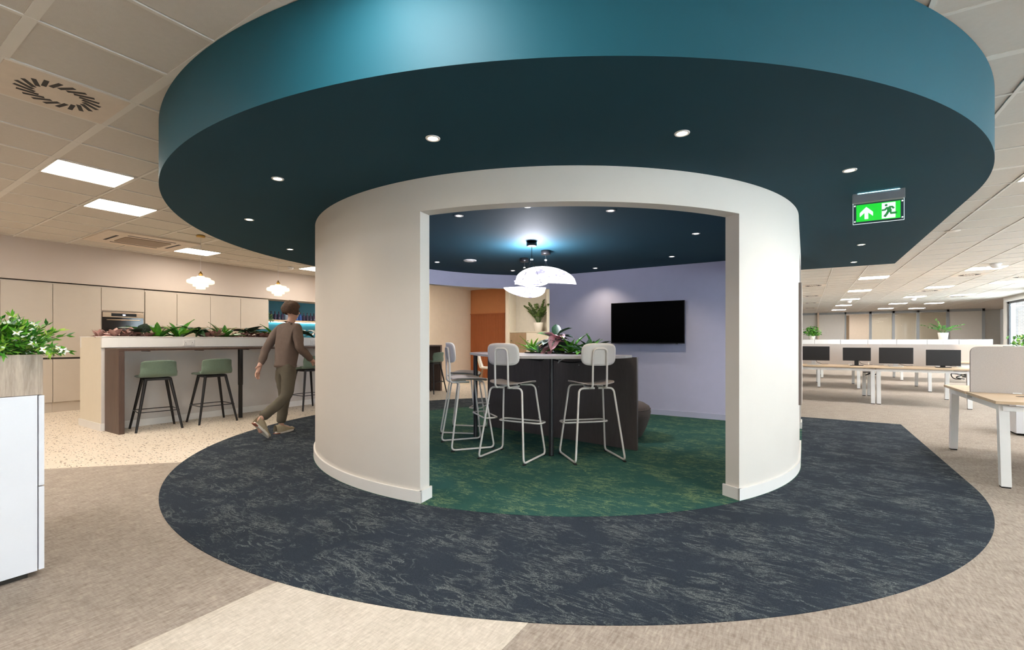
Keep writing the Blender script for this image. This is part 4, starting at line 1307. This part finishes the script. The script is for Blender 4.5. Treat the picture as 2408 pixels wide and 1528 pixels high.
sp(hd, -0.0078, 'sign_man', 'figure_head')
sp([(.665, .66), (.735, .67), (.765, .50), (.735, .42), (.675, .46)], -0.0078, 'sign_man', 'figure_torso')
sp(stroke([(.675, .64), (.63, .54), (.572, .535)], .014), -0.0079, 'sign_man', 'figure_arm')
sp(stroke([(.71, .66), (.77, .655), (.803, .57)], .014), -0.0079, 'sign_man', 'figure_arm')
sp(stroke([(.70, .47), (.665, .34), (.622, .22)], .017), -0.0080, 'sign_man', 'figure_leg')
sp(stroke([(.735, .48), (.748, .36), (.86, .365)], .017), -0.0080, 'sign_man', 'figure_leg')
for u in (.035, .965):
    for v in (.12, .88):
        MB().lathe([(0.006, -0.003), (0.006, 0.003), (0, 0.003)], 12).build('standoff', 'sign_white', sg, loc=(u * sw, -0.006, v * sh), rot=(R_(90), 0, 0))
emis('sign_added_glow', (0.3, 0.85, 1.0), 12)  # thin emissive strip added to throw the teal glow on the soffit
bx('added_glow_strip', 'sign_added_glow', 0.03, sw - 0.03, -0.0235, -0.0225, 0.2455, 0.2475, sg)

# air diffusers in ceiling tiles: plate + radial slots
mat('diffuser_plate', (0.66, 0.56, 0.46), 0.45)
slot_me = MB().box(-0.011, 0.011, -0.046, 0.046, -0.0015, 0.0).mesh('slot', 'black_matte')
dl = ['square ceiling air diffuser with swirl of black slots at upper left']
dl += ['swirl air diffuser in the office ceiling, %s from the canopy beside the pod' % rows[i] for i in range(4)] + ['swirl air diffuser behind the nearest middle office light', 'swirl air diffuser behind the second middle office light', 'swirl air diffuser near the right picture edge', 'swirl air diffuser far right by the windows']
for (s_, k, j), l_ in zip(diffusers, dl):
    x0, x1, y0, y1 = cell_rect(s_, k, j)
    t = thing('air_diffuser', l_, 'air vent', ((x0 + x1) / 2, (y0 + y1) / 2, ZC - 0.002), 0, 'swirl diffusers in the suspended ceiling')
    hx, hy = (x1 - x0) / 2 - 0.01, (y1 - y0) / 2 - 0.01
    bx('plate', 'diffuser_plate', -hx, hx, -hy, hy, 0.0, 0.012, t, 0.003)
    for q in range(20):
        a = 2 * PI * q / 20
        link('slot', slot_me, t, loc=(0.165 * math.cos(a), 0.165 * math.sin(a), 0.0), rot=(0, 0, a - PI / 2 + 0.55), scale=(1.15, 1.15, 1))
# cassette air conditioner
ac = thing('air_conditioner', 'square ceiling cassette air conditioner above the kitchen', 'air conditioner', (-9.41, 3.22, ZC - 0.02))
MB().prism(rrect(-0.595, 0.595, -0.63, 0.63, 0.03), 0, 0.03).build('panel', 'diffuser_plate', ac, bevel=0.008)
mat('grille_taupe', (0.30, 0.225, 0.165), 0.6)
MB().prism(rrect(-0.27, 0.27, -0.32, 0.32, 0.05), -0.008, 0.0).build('intake_grille', 'grille_taupe', ac, bevel=0.004)
for (a, c, e, g) in ((0.36, 0.40, -0.33, 0.33), (-0.40, -0.36, -0.33, 0.33), (-0.28, 0.28, 0.41, 0.45), (-0.28, 0.28, -0.45, -0.41)):
    bx('outlet_slot', 'black_matte', a, c, e, g, -0.002, 0.001, ac)
# kitchen pendants
def glass_mat():
    m, nt, N, L, b = nmat('opal_glass')
    b.inputs['Base Color'].default_value = (0.9, 0.82, 0.66, 1)
    v = mapping(N, L)
    n = noise_node(N, L, v, 5, 3)
    cr = ramp(N, [(0.3, (1.0, 0.76, 0.46)), (0.7, (1.0, 0.84, 0.58))])
    L.new(n.outputs['Fac'], cr.inputs[0])
    L.new(cr.outputs[0], b.inputs['Emission Color'])
    b.inputs['Emission Strength'].default_value = 0.62
    b.inputs['Roughness'].default_value = 0.25
glass_mat()
mat('brass', (0.55, 0.36, 0.12), 0.3, 1.0)
prof = [(0.0, -0.142), (0.062, -0.142), (0.066, -0.136), (0.066, -0.108), (0.103, -0.103), (0.108, -0.097), (0.108, -0.060), (0.168, -0.056), (0.186, -0.046), (0.190, -0.025), (0.186, -0.004), (0.168, 0.006), (0.140, 0.010), (0.136, 0.030), (0.125, 0.040), (0.062, 0.045), (0.055, 0.055), (0.050, 0.065), (0.0, 0.066)]
for px_, py_, l_ in ((472, 664, 'tiered opal glass pendant light over the bar, left one'), (654, 682, 'tiered opal glass pendant light over the bar, right one above the person')):
    X_, Y_, z_ = onx(px_, py_, -8.14)
    t = thing('pendant_light', l_, 'pendant light', (X_, Y_, z_ + 0.035), 0, 'opal glass pendants over the bar')
    MB().lathe(prof, 36).build('glass_shade', 'opal_glass', t)
    MB().lathe([(0.022, 0.064), (0.024, 0.085), (0.030, 0.09), (0.030, 0.105), (0.015, 0.118), (0.008, 0.14), (0, 0.14)], 18).build('lamp_holder', 'brass', t)
    top = ZC - (z_ + 0.035)
    MB().tube([(0, 0, 0.135), (0, 0, top - 0.02)], 0.003, 6).build('cord', 'cable_white', t)
    MB().lathe([(0.0, top - 0.03), (0.06, top - 0.03), (0.062, top), (0, top)], 20).build('ceiling_rose', 'brass', t)
# ================================================================== BACK LEFT: STORAGE NICHE, PLANT, CHAIR
mat('frosted', (0.70, 0.66, 0.58), 0.5)
t = thing('display_unit', 'cream display unit with oak and cream doors and an open upper niche', 'storage unit', (-7.68, 11.95, 0))
W_ = 1.32
bx('back_panel', 'frosted', 0, W_, 0.36, 0.38, 0, ZC, t)
bx('side_panel', 'cream', 0, 0.02, 0, 0.36, 0, ZC, t)
bx('side_panel', 'cream', W_ - 0.02, W_, 0, 0.36, 0, ZC, t)
bx('shelf', 'cream', 0.02, W_ - 0.02, 0, 0.36, 1.47, 1.495, t)
bx('carcass', 'cream', 0.02, W_ - 0.02, 0.03, 0.36, 0.0, 1.465, t)
for i, (m, a, c) in enumerate((('oak_door', 0.02, 0.60), ('cream', 0.605, 1.30))):
    d = bx('door', m, a, c, 0.005, 0.025, 0.01, 1.46, t, 0.002)
    MB().lathe([(0.012, 0), (0.014, 0.02), (0, 0.02)], 10).build('knob', 'black', d, loc=(a + 0.06, 0.005, 1.22), rot=(R_(90), 0, 0))
def zz_plant(loc, label, h, n, seed, pot_r=0.13, pot_h=0.24, m='leaf_olive', lean=0.7, rz=0.0):
    r2 = random.Random(seed)
    t = thing('potted_plant', label, 'plant', loc, rz)
    MB().lathe([(0, 0), (pot_r * 0.78, 0), (pot_r, pot_h), (pot_r * 0.93, pot_h), (pot_r * 0.88, pot_h - 0.03), (0, pot_h - 0.03)], 28).build('pot', 'ceramic_white', t)
    MB().lathe([(0, pot_h - 0.028), (pot_r * 0.88, pot_h - 0.028)], 20).build('soil', 'soil', t)
    for i in range(n):
        a = 2 * PI * i / n + r2.uniform(-.4, .4)
        ln = r2.uniform(0.1, lean)
        L = h * r2.uniform(0.75, 1.1)
        p = Vector((0.04 * math.cos(a), 0.04 * math.sin(a), pot_h - 0.03))
        d = Vector((math.cos(a) * ln * .5, math.sin(a) * ln * .5, 1)).normalized()
        pts, lv = [], MB()
        K = 14
        for q in range(K):
            pts.append(p.copy())
            d = (d + Vector((math.cos(a), math.sin(a), -.1)) * ln * 0.10).normalized()
            p = p + d * L / K
            if q > 3:
                sd = d.cross(Vector((0, 0, 1)))
                sd = sd.normalized() if sd.length > .01 else Vector((1, 0, 0))
                for s in (-1, 1):
                    dirv = d * 0.7 + sd * s + Vector((0, 0, 0.25))
                    joined_leaves(lv, r2, p, dirv, h * 0.17 * (1 - 0.4 * q / K), h * 0.085)
        joined_leaves(lv, r2, p, d, h * 0.12, h * 0.05)
        so_ = MB().tube(pts, [0.009 * (1 - 0.6 * k / K) for k in range(K)], 5).build('stalk', 'stem', t)
        f = lv.build('leaflets', m, so_)
        f['kind'] = 'stuff'
    return t
px_, _, _ = ony(1266, 770, 12.1)
zz_plant((px_, 12.10, 1.496), 'potted green plant in a white pot standing in the cream display unit', 0.70, 18, 4, 0.16, 0.27, 'leaf_olive', 1.0).scale = (1, 0.45, 1)
# white chair in front of the orange wall
mat('shell_white', (0.80, 0.76, 0.70), 0.4)
t = thing('shell_chair', 'white shell chair near the orange wall, seen past the table leg', 'chair', (-7.55, 10.6, 0.002), R_(-60))
def cs(u, v):
    x = (u - .5) * 2
    if v < .5:
        q = v / .5
        return (x * .23, .22 - .42 * q, .45 - .02 * math.sin(PI * q) + .05 * x * x)
    q = (v - .5) / .5
    return (x * (.23 - .03 * q), -.20 - .10 * q + .07 * x * x, .45 + .05 * x * x * (1 - q) + .38 * q ** 1.2)
MB().grid(cs, 10, 18).build('shell', 'shell_white', t, solid=0.02, sub=1)
for sx in (-1, 1):
    for sy in (-1, 1):
        MB().tube([(sx * .14, sy * .13, .43), (sx * .22, sy * .21, 0)], [.014, .01], 8).build('leg', 'oak_door', t)

# ================================================================== OPEN OFFICE
mat('desk_white', (0.80, 0.79, 0.77), 0.35, var=0.01)
mat('screen_fabric', (0.55, 0.49, 0.45), 0.9, var=0.06, scale=120, bump=0.2, bscale=300)
mat('monitor_black', (0.012, 0.012, 0.013), 0.4)
mat('monitor_glass', (0.018, 0.017, 0.018), 0.35)
mat('silver', (0.55, 0.55, 0.55), 0.35, 0.7)
def bench(x0, x1, y0, y1, label, frames, zt=0.725, grommets=()):
    t = thing('bench_desk', label, 'desk', (x0, y0, 0))
    W_, D_ = x1 - x0, y1 - y0
    ym = D_ / 2
    for a, c in ((0, ym - 0.03), (ym + 0.03, D_)):
        MB().box(0, W_, a, c, zt - 0.025, zt).build('desktop', 'oak', t, bevel=0.002)
    MB().box(0.002, W_ - .002, ym - 0.029, ym + 0.029, zt - 0.06, zt - 0.03).build('cable_tray', 'desk_white', t)
    for (a, c) in ((0.06, ym - 0.12), (ym + 0.12, D_ - 0.06)):
        MB().box(0.06, W_ - 0.06, a, a + 0.04, zt - 0.085, zt - 0.045).build('beam', 'desk_white', t)
    for f in frames:
        fx_ = f - x0
        fr_ = MB()
        fr_.box(fx_ - 0.03, fx_ + 0.03, 0.10, D_ - 0.10, zt - 0.085, zt - 0.035)
        fr_.build('cross_beam', 'desk_white', t, bevel=0.002)
        for s in (0, 1):
            yb_, yt_ = (0.05, 0.11) if s == 0 else (D_ - 0.05, D_ - 0.11)
            w2 = 0.032
            lg = MB()
            vs = [(fx_ + a * w2, yy + b_ * w2, z) for (yy, z) in ((yb_, 0.012), (yt_, zt - 0.035)) for a, b_ in ((-1, -1), (1, -1), (1, 1), (-1, 1))]
            lg.add(vs, [(0, 3, 2, 1), (4, 5, 6, 7), (0, 1, 5, 4), (1, 2, 6, 5), (2, 3, 7, 6), (3, 0, 4, 7)])
            lo_ = lg.build('leg', 'desk_white', t, bevel=0.002)
            bx('foot', 'rubber', fx_ - 0.028, fx_ + 0.028, yb_ - 0.028, yb_ + 0.028, 0, 0.012, lo_)
    for gx, gy in grommets:
        MB().prism([(gx - x0 + 0.13 * math.cos(a), gy - y0 + 0.035 * math.sin(a)) for a in [2 * PI * i / 24 for i in range(24)]], zt - 0.001, zt + 0.003).build('grommet', 'black_matte', t)
    return t
def dscreen(x0, x1, y, z0, z1, label, r=0.06):
    t = thing('desk_screen', label, 'desk screen', (x0, y, z0), 0, 'beige fabric desk screens')
    W_, h = x1 - x0, z1 - z0
    pts = [(0, 0), (W_, 0)]
    for cx_, a0 in ((W_ - r, 0), (r, 90)):
        pts += [(cx_ + r * math.cos(R_(a0 + 15 * i)), h - r + r * math.sin(R_(a0 + 15 * i))) for i in range(7)]
    slab_xz(pts, -0.016, 0.016).build('fabric_panel', 'screen_fabric', t, bevel=0.004)
    for a in (W_ * .2, W_ * .8):
        bx('clamp', 'desk_white', a - 0.03, a + 0.03, -0.02, 0.02, 0.0, 0.03, t)
    return t
# nearest bench
bench(1.33, 4.73, 5.40, 7.10, 'oak topped white framed bench desk nearest to us at right', (1.40, 3.03, 4.66), 0.72, ((1.72, 5.93),))
dscreen(1.36, 2.95, 6.24, 0.70, 1.165, 'large beige fabric screen on the nearest bench desk')
dscreen(2.97, 4.7, 6.24, 0.70, 1.165, 'beige fabric screen on the nearest bench outside the picture')
storage_cabinet(2.28, 3.28, 8.49, 8.97, 'white storage cabinet behind the nearest bench desk', -1, 0.938, True)
planter(2.28, 3.27, 8.52, 8.96, 0.94, 1.149, 'white planter box on the cabinet behind the nearest desk', 'desk_white')
rnd = random.Random(31)
t = thing('planter_foliage', 'mixed green foliage rising behind the nearest desk screen', 'plant', (2.75, 8.72, 1.12))
mb = MB()
for s in range(420):
    p = (rnd.uniform(-.46, .5), rnd.uniform(-.18, .2), rnd.uniform(0.02, 0.15))
    joined_leaves(mb, rnd, p, (rnd.uniform(-1, 1), rnd.uniform(-1, 1), rnd.uniform(.1, 1.2)), rnd.uniform(.04, .08), rnd.uniform(.02, .035), rnd.choice((0, 0, 1, 2)))
f = mb.build('small_leaves', ['leaf_mid', 'leaf_bright', 'leaf_lime'], t)
f['kind'] = 'stuff'
rosette(t, rnd, 7, 'broad', ('leaf_bright', 'leaf_lime'), (.12, .18), (20, 75), (0.12, -.05, 0.03), 0.04)
rosette(t, rnd, 6, 'broad', ('leaf_bright', 'leaf_mid'), (.12, .2), (20, 75), (0.4, -.05, 0.03), 0.04)
for s in range(9):
    q = (rnd.uniform(-.4, .4), rnd.uniform(-.1, .1), 0.0)
    MB().tube([q, (q[0], q[1], .12)], .003, 5).build('stem', 'stem', t)
# second bench with monitors
YM = 11.25
bench(-1.50, 2.52, YM, YM + 1.7, 'long oak topped bench desk with black monitors', (-1.44, -0.1, 1.10, 1.19, 2.46), 0.715)
for a, c, l_ in ((-1.50, -0.42, 'beige desk screen hidden by the pod on the monitor bench'), (-0.40, 1.10, 'beige desk screen behind the two left monitors'), (1.12, 2.44, 'beige desk screen behind the two right monitors')):
    dscreen(a, c, YM + 0.85, 0.70, 1.15, l_)
def monitor(px0, px1, pyt, pyb, Y, label, base):
    x0, _, zt = ony(px0, pyt, Y)
    x1, _, _ = ony(px1, pyt, Y)
    zb = ony((px0 + px1) / 2, pyb, Y)[2]
    t = thing('monitor', label, 'monitor', ((x0 + x1) / 2, Y, 0.716), 0, 'black monitors on the office bench')
    h = (x1 - x0) / 2
    zb -= 0.716
    zt -= 0.716
    bx('casing', 'monitor_black', -h, h, 0, 0.03, zb, zt, t, 0.004)
    bx('display', 'monitor_glass', -h + 0.012, h - 0.012, -0.002, 0.001, zb + 0.014, zt - 0.012, t)
    bx('neck', base, -0.035, 0.035, 0.025, 0.05, 0.008, zb + 0.1, t, 0.003)
    MB().prism(rrect(-0.11, 0.11, -0.07, 0.10, 0.03), 0.0, 0.010).build('foot_plate', base, t)
    MB().tube(fillet([(0.02, 0.06, zb + 0.08), (0.06, 0.10, 0.05), (0.16, 0.1, 0.012), (0.26, 0.06, 0.02)], 0.03), 0.004, 5).build('cable', 'black', t)
    return t
Ymon = YM + 0.42
monitor(1876, 1951, 814, 847, Ymon, 'black monitor with silver foot, leftmost, cut by the pod wall', 'silver')
monitor(1982, 2048, 817, 848, Ymon, 'smaller black monitor with black foot, second from the pod', 'monitor_black')
monitor(2067, 2148, 817, 855, Ymon, 'largest black monitor with silver foot, third from the pod', 'silver')
monitor(2178, 2260, 822, 860, Ymon, 'black monitor with black foot, nearest the large beige screen', 'monitor_black')
rnd = random.Random(9)
for px_, l_ in ((2048, 'tangle of black cables under the bench by the middle leg'), (2255, 'tangle of black cables under the right end of the monitor bench')):
    x_, _, _ = ony(px_, 880, YM + 0.5)
    pts = [(x_ + rnd.uniform(-.16, .16), YM + 0.5 + rnd.uniform(-.08, .08), rnd.uniform(0.50, 0.625)) for q in range(9)]
    tag(MB().tube(fillet(pts, 0.06, 4), 0.009, 6).build('cable_bundle', 'black'), l_, 'cable')
# further benches
bench(-1.40, 4.2, 14.6, 16.3, 'third row oak bench desk seen under the monitor bench', (-1.3, 0.3, 1.14, 2.5, 4.1), 0.72)
for i, (a, c) in enumerate(((-1.4, 0.4), (0.42, 2.2), (2.22, 4.1))):
    dscreen(a, c, 15.45, 0.70, 1.13, 'beige desk screen in the third bench row, %s from the left' % rows[i])
bench(-1.40, 4.2, 18.4, 20.0, 'fourth row oak bench desk near the low white cupboards', (-1.3, 0.47, 2.5, 4.1), 0.72)
for i in range(8):
    xa = -1.5 + 0.92 * i
    t = thing('low_cupboard', 'low white office cupboard in the row before the glazed wall, %s from the left' % wordn[i], 'cupboard', (xa, 24.0, 0), 0, 'low white cupboards before the glazed wall')
    bx('body', 'desk_white', 0, 0.91, 0.02, 0.46, 0.02, 1.27, t)
    for s in (0, 1):
        bx('door', 'desk_white', 0.004 + s * 0.455, 0.45 + s * 0.455, 0, 0.018, 0.03, 1.262, t, 0.003)
    bx('plinth', 'shadow_gap', 0.02, 0.89, 0.05, 0.44, 0, 0.02, t)
px_, _, _ = ony(2218, 790, 24.2)
zz_plant((px_, 24.22, 1.271), 'potted plant in a white pot on the low cupboards before the glass wall', 0.62, 10, 8, 0.16, 0.26, 'leaf_mid', 1.5, 0.4)
px_, _, _ = ony(1909, 790, 24.2)
t = thing('potted_plant', 'bushy green potted plant on the low cupboards beside the pod wall', 'plant', (px_, 24.22, 1.271))
MB().lathe([(0, 0), (0.10, 0), (0.13, 0.16), (0.115, 0.16), (0, 0.14)], 20).build('pot', 'ceramic_white', t)
mb = MB()
rnd = random.Random(14)
for s in range(240):
    a = rnd.uniform(0, 2 * PI)
    e = rnd.uniform(-.2, 1.4)
    rr = rnd.uniform(.15, .42)
    p = (rr * math.cos(a) * math.cos(e), rr * math.sin(a) * math.cos(e) * .7, .24 + rr * .8 * math.sin(e))
    joined_leaves(mb, rnd, p, (rnd.uniform(-1, 1), rnd.uniform(-1, 1), rnd.uniform(-1, .4)), .11, .07, rnd.choice((0, 1)))
f = mb.build('foliage', ['leaf_mid', 'leaf_bright'], t)
f['kind'] = 'stuff'
MB().tube([(0, 0, .1), (0, 0, .35)], .012, 6).build('stem', 'stem', t)
# ================================================================== WALKING PERSON
mat('skin', (0.50, 0.29, 0.22), 0.5, var=0.05, scale=20)
mat('hair', (0.060, 0.028, 0.014), 0.6, var=0.4, scale=60, bump=0.6, bscale=90)
mat('taupe_jacket', (0.135, 0.096, 0.078), 0.85, var=0.10, scale=9, bump=0.35, bscale=22)
mat('olive_trousers', (0.100, 0.086, 0.062), 0.85, var=0.10, scale=9, bump=0.35, bscale=18)
mat('shoe_canvas', (0.40, 0.34, 0.23), 0.8, var=0.08, scale=40)
mat('shoe_sole', (0.74, 0.70, 0.62), 0.5)
mat('shoe_heel', (0.30, 0.09, 0.05), 0.6)
mat('eye_dark', (0.03, 0.02, 0.015), 0.2)
mat('lip', (0.42, 0.17, 0.15), 0.5)
def skin(name, verts, edges, m, parent, sub=2, root=0):
    keys = list(verts)
    idx = {k: i for i, k in enumerate(keys)}
    me = bpy.data.meshes.new(name)
    me.from_pydata([verts[k][0] for k in keys], [(idx[a], idx[c]) for a, c in edges], [])
    me.materials.append(MATS[m])
    o = bpy.data.objects.new(name, me)
    COL.objects.link(o)
    o.parent = parent
    md = o.modifiers.new('skin', 'SKIN')
    md.use_smooth_shade = True
    for i, k in enumerate(keys):
        r = verts[k][1]
        sv = me.skin_vertices[0].data[i]
        sv.radius = r if isinstance(r, tuple) else (r, r)
        sv.use_root = (i == root)
    s = o.modifiers.new('sub', 'SUBSURF')
    s.levels = s.render_levels = sub
    return o
ps = thing('person', 'person in taupe jacket and olive trousers walking past the bar', 'person', (-5.76, 3.52, 0.004), R_(6))
V = {'pelvis': ((0, 0, .93), (.11, .09)), 'spine': ((0, .025, 1.1), (.11, .08)), 'chest': ((0, .045, 1.29), (.125, .09)), 'nbase': ((0, .065, 1.43), .055), 'neck': ((0, .085, 1.49), .050),
     'jaw': ((0, .115, 1.535), (.056, .066)), 'mid': ((0, .105, 1.60), (.076, .090)), 'crown': ((0, .095, 1.665), (.070, .082)), 'top': ((0, .09, 1.705), (.030, .035)), 'nose': ((0, .205, 1.59), .011), 'nosetip': ((0, .222, 1.58), .010)}
E_ = [('pelvis', 'spine'), ('spine', 'chest'), ('chest', 'nbase'), ('nbase', 'neck'), ('neck', 'jaw'), ('jaw', 'mid'), ('mid', 'crown'), ('crown', 'top'), ('mid', 'nose'), ('nose', 'nosetip')]
arms = {'r': [(.165, .045, 1.385), (.235, .02, 1.13), (.215, .235, .955), (.205, .32, .90)], 'l': [(-.165, .045, 1.385), (-.245, -.09, 1.14), (-.225, -.20, .90), (-.215, -.235, .82)]}
legs = {'r': [(.085, 0, .86), (.10, -.06, .49), (.10, -.44, .25)], 'l': [(-.085, 0, .86), (-.085, .05, .49), (-.08, -.01, .09)]}
for s, p in arms.items():
    V[s + 'sh'] = (p[0], .05)
    V[s + 'el'] = (p[1], .036)
    V[s + 'wr'] = (p[2], .026)
    V[s + 'palm'] = (p[3], (.034, .016))
    E_ += [('chest', s + 'sh'), (s + 'sh', s + 'el'), (s + 'el', s + 'wr'), (s + 'wr', s + 'palm')]
    d = (Vector(p[3]) - Vector(p[2])).normalized()
    sd = Vector((0, d.z, -d.y)).normalized() if abs(d.y) > .01 else Vector((0, 1, 0))
    for i, (off, L) in enumerate(((-.027, .072), (-.009, .082), (.009, .078), (.026, .062))):
        b0 = Vector(p[3]) + sd * off + d * .028
        inw = Vector((-1 if s == 'r' else 1, 0, -.3)).normalized()
        f1, f2 = b0 + d * L * .5 + inw * .006, b0 + d * L * .85 + inw * .028
        V['%sf%da' % (s, i)] = (tuple(b0), .0095)
        V['%sf%db' % (s, i)] = (tuple(f1), .0085)
        V['%sf%dc' % (s, i)] = (tuple(f2), .0075)
        E_ += [(s + 'palm', '%sf%da' % (s, i)), ('%sf%da' % (s, i), '%sf%db' % (s, i)), ('%sf%db' % (s, i), '%sf%dc' % (s, i))]
    tb0 = Vector(p[2]) + d * .035 + sd * .032
    V[s + 'ta'] = (tuple(tb0), .011)
    V[s + 'tb'] = (tuple(tb0 + d * .035 + sd * .018), .009)
    E_ += [(s + 'wr', s + 'ta'), (s + 'ta', s + 'tb')]
for s, p in legs.items():
    V[s + 'hip'] = (p[0], .075)
    V[s + 'kn'] = (p[1], .050)
    V[s + 'an'] = (p[2], .036)
    toe = (p[2][0], p[2][1] + .14, .035) if s == 'l' else (p[2][0], p[2][1] + .02, .08)
    V[s + 'toe'] = (toe, .028)
    E_ += [('pelvis', s + 'hip'), (s + 'hip', s + 'kn'), (s + 'kn', s + 'an'), (s + 'an', s + 'toe')]
body = skin('body', V, E_, 'skin', ps)
for s in (-1, 1):
    MB().lathe([(0.0, -.028), (.012, -.02), (.015, 0), (.013, .02), (.0, .03)], 10).build('ear', 'skin', body, loc=(s * .082, .095, 1.595), rot=(R_(-12), s * R_(14), 0))
    MB().lathe([(0.0, -.009), (.009, 0), (.0, .009)], 10).build('eye', 'eye_dark', body, loc=(s * .032, .187, 1.615))
MB().box(-.022, .022, 0, .006, -.004, .004).build('mouth', 'lip', body, bevel=.003, loc=(0, .176, 1.545))
J = {'hem': ((0, -.005, .845), (.165, .125)), 'hem2': ((0, .0, .90), (.170, .128)), 'waist': ((0, .02, 1.06), (.165, .122)), 'chest': ((0, .04, 1.27), (.175, .128)), 'yoke': ((0, .055, 1.40), (.10, .085)), 'col': ((0, .07, 1.455), (.070, .070))}
JE = [('hem', 'hem2'), ('hem2', 'waist'), ('waist', 'chest'), ('chest', 'yoke'), ('yoke', 'col')]
for s, p in arms.items():
    J[s + 'sh'] = (p[0], .078)
    J[s + 'ua'] = (tuple((Vector(p[0]) + Vector(p[1])) / 2), .066)
    J[s + 'el'] = (p[1], .058)
    J[s + 'fa'] = (tuple((Vector(p[1]) + Vector(p[2])) / 2), .053)
    J[s + 'wr'] = (p[2], .045)
    JE += [('chest', s + 'sh'), (s + 'sh', s + 'ua'), (s + 'ua', s + 'el'), (s + 'el', s + 'fa'), (s + 'fa', s + 'wr')]
jk = skin('jacket', J, JE, 'taupe_jacket', ps, root=2)
dt = bpy.data.textures.new('cloth_folds', 'CLOUDS')
dt.noise_scale = 0.11
md = jk.modifiers.new('folds', 'DISPLACE')
md.texture, md.strength, md.mid_level = dt, 0.03, 0.5
T_ = {'waist': ((0, 0, .96), (.135, .105)), 'pelvis': ((0, -.01, .90), (.150, .122))}
TE = [('waist', 'pelvis')]
for s, p in legs.items():
    T_[s + 'hip'] = (tuple(Vector(p[0]) + Vector((0, 0, -.03))), .098)
    T_[s + 'th'] = (tuple((Vector(p[0]) + Vector(p[1])) / 2), .090)
    T_[s + 'kn'] = (p[1], .076)
    T_[s + 'ca'] = (tuple((Vector(p[1]) + Vector(p[2])) / 2), .070)
    T_[s + 'an'] = (tuple(Vector(p[2]) + (Vector(p[1]) - Vector(p[2])) * .06), .062)
    TE += [('pelvis', s + 'hip'), (s + 'hip', s + 'th'), (s + 'th', s + 'kn'), (s + 'kn', s + 'ca'), (s + 'ca', s + 'an')]
tr_ = skin('trousers', T_, TE, 'olive_trousers', ps, root=1)
md = tr_.modifiers.new('folds', 'DISPLACE')
md.texture, md.strength, md.mid_level = dt, 0.022, 0.5
def shoe(loc, rot):
    up = MB()
    def fn(u, v):
        y = -.085 + .285 * v
        hw = .036 + .012 * math.sin(PI * min(1, v * 1.1)) - .028 * max(0, v - .75) * 4 * max(0, v - .75)
        h = .095 if v < .30 else .095 - .062 * min(1, (v - .30) / .5)
        h *= (1 if v < .95 else .55)
        a = PI * u
        return (hw * math.cos(a) * (1.0), y, .022 + h * math.sin(a) ** .7)
    up.grid(fn, 12, 14)
    s_ = up.build('shoe', 'shoe_canvas', ps, loc=loc, rot=rot)
    so = []
    for i in range(28):
        a = 2 * PI * i / 28
        yy = .145 * math.sin(a)
        so.append((.050 * math.cos(a) * (1 - .12 * (yy < 0)), .058 + yy))
    MB().prism(so, 0, .026).build('sole', 'shoe_sole', s_, bevel=.004)
    MB().box(-.034, .034, -.086, -.03, -.001, .010).build('heel', 'shoe_heel', s_)
    MB().box(-.02, .02, .04, .05, .098, .102).box(-.022, .022, .065, .075, .085, .09).box(-.022, .022, .09, .10, .073, .078).build('laces', 'shoe_sole', s_)
shoe((-.08, -.01, 0), (R_(1), 0, R_(4)))
shoe((.10, -.46, .155), (R_(-48), 0, 0))
# hair: displaced cap
hb = bmesh.new()
bmesh.ops.create_icosphere(hb, subdivisions=4, radius=1)
for v in list(hb.verts):
    p = v.co.copy()
    n = mnoise.noise(p * 3.2) * .10 + mnoise.noise(p * 8) * .07
    v.co = Vector((p.x * .104, p.y * .122, p.z * .112)) * (1 + n)
dele = [v for v in hb.verts if (v.co.y > .055 and v.co.z < .045) or v.co.z < -.075]
bmesh.ops.delete(hb, geom=dele, context='VERTS')
hm = bpy.data.meshes.new('hair')
hb.to_mesh(hm)
hb.free()
hm.materials.append(MATS['hair'])
for pg in hm.polygons:
    pg.use_smooth = True
link('hair', hm, ps, loc=(0, .085, 1.635), rot=(R_(-8), 0, 0), solid=.01)
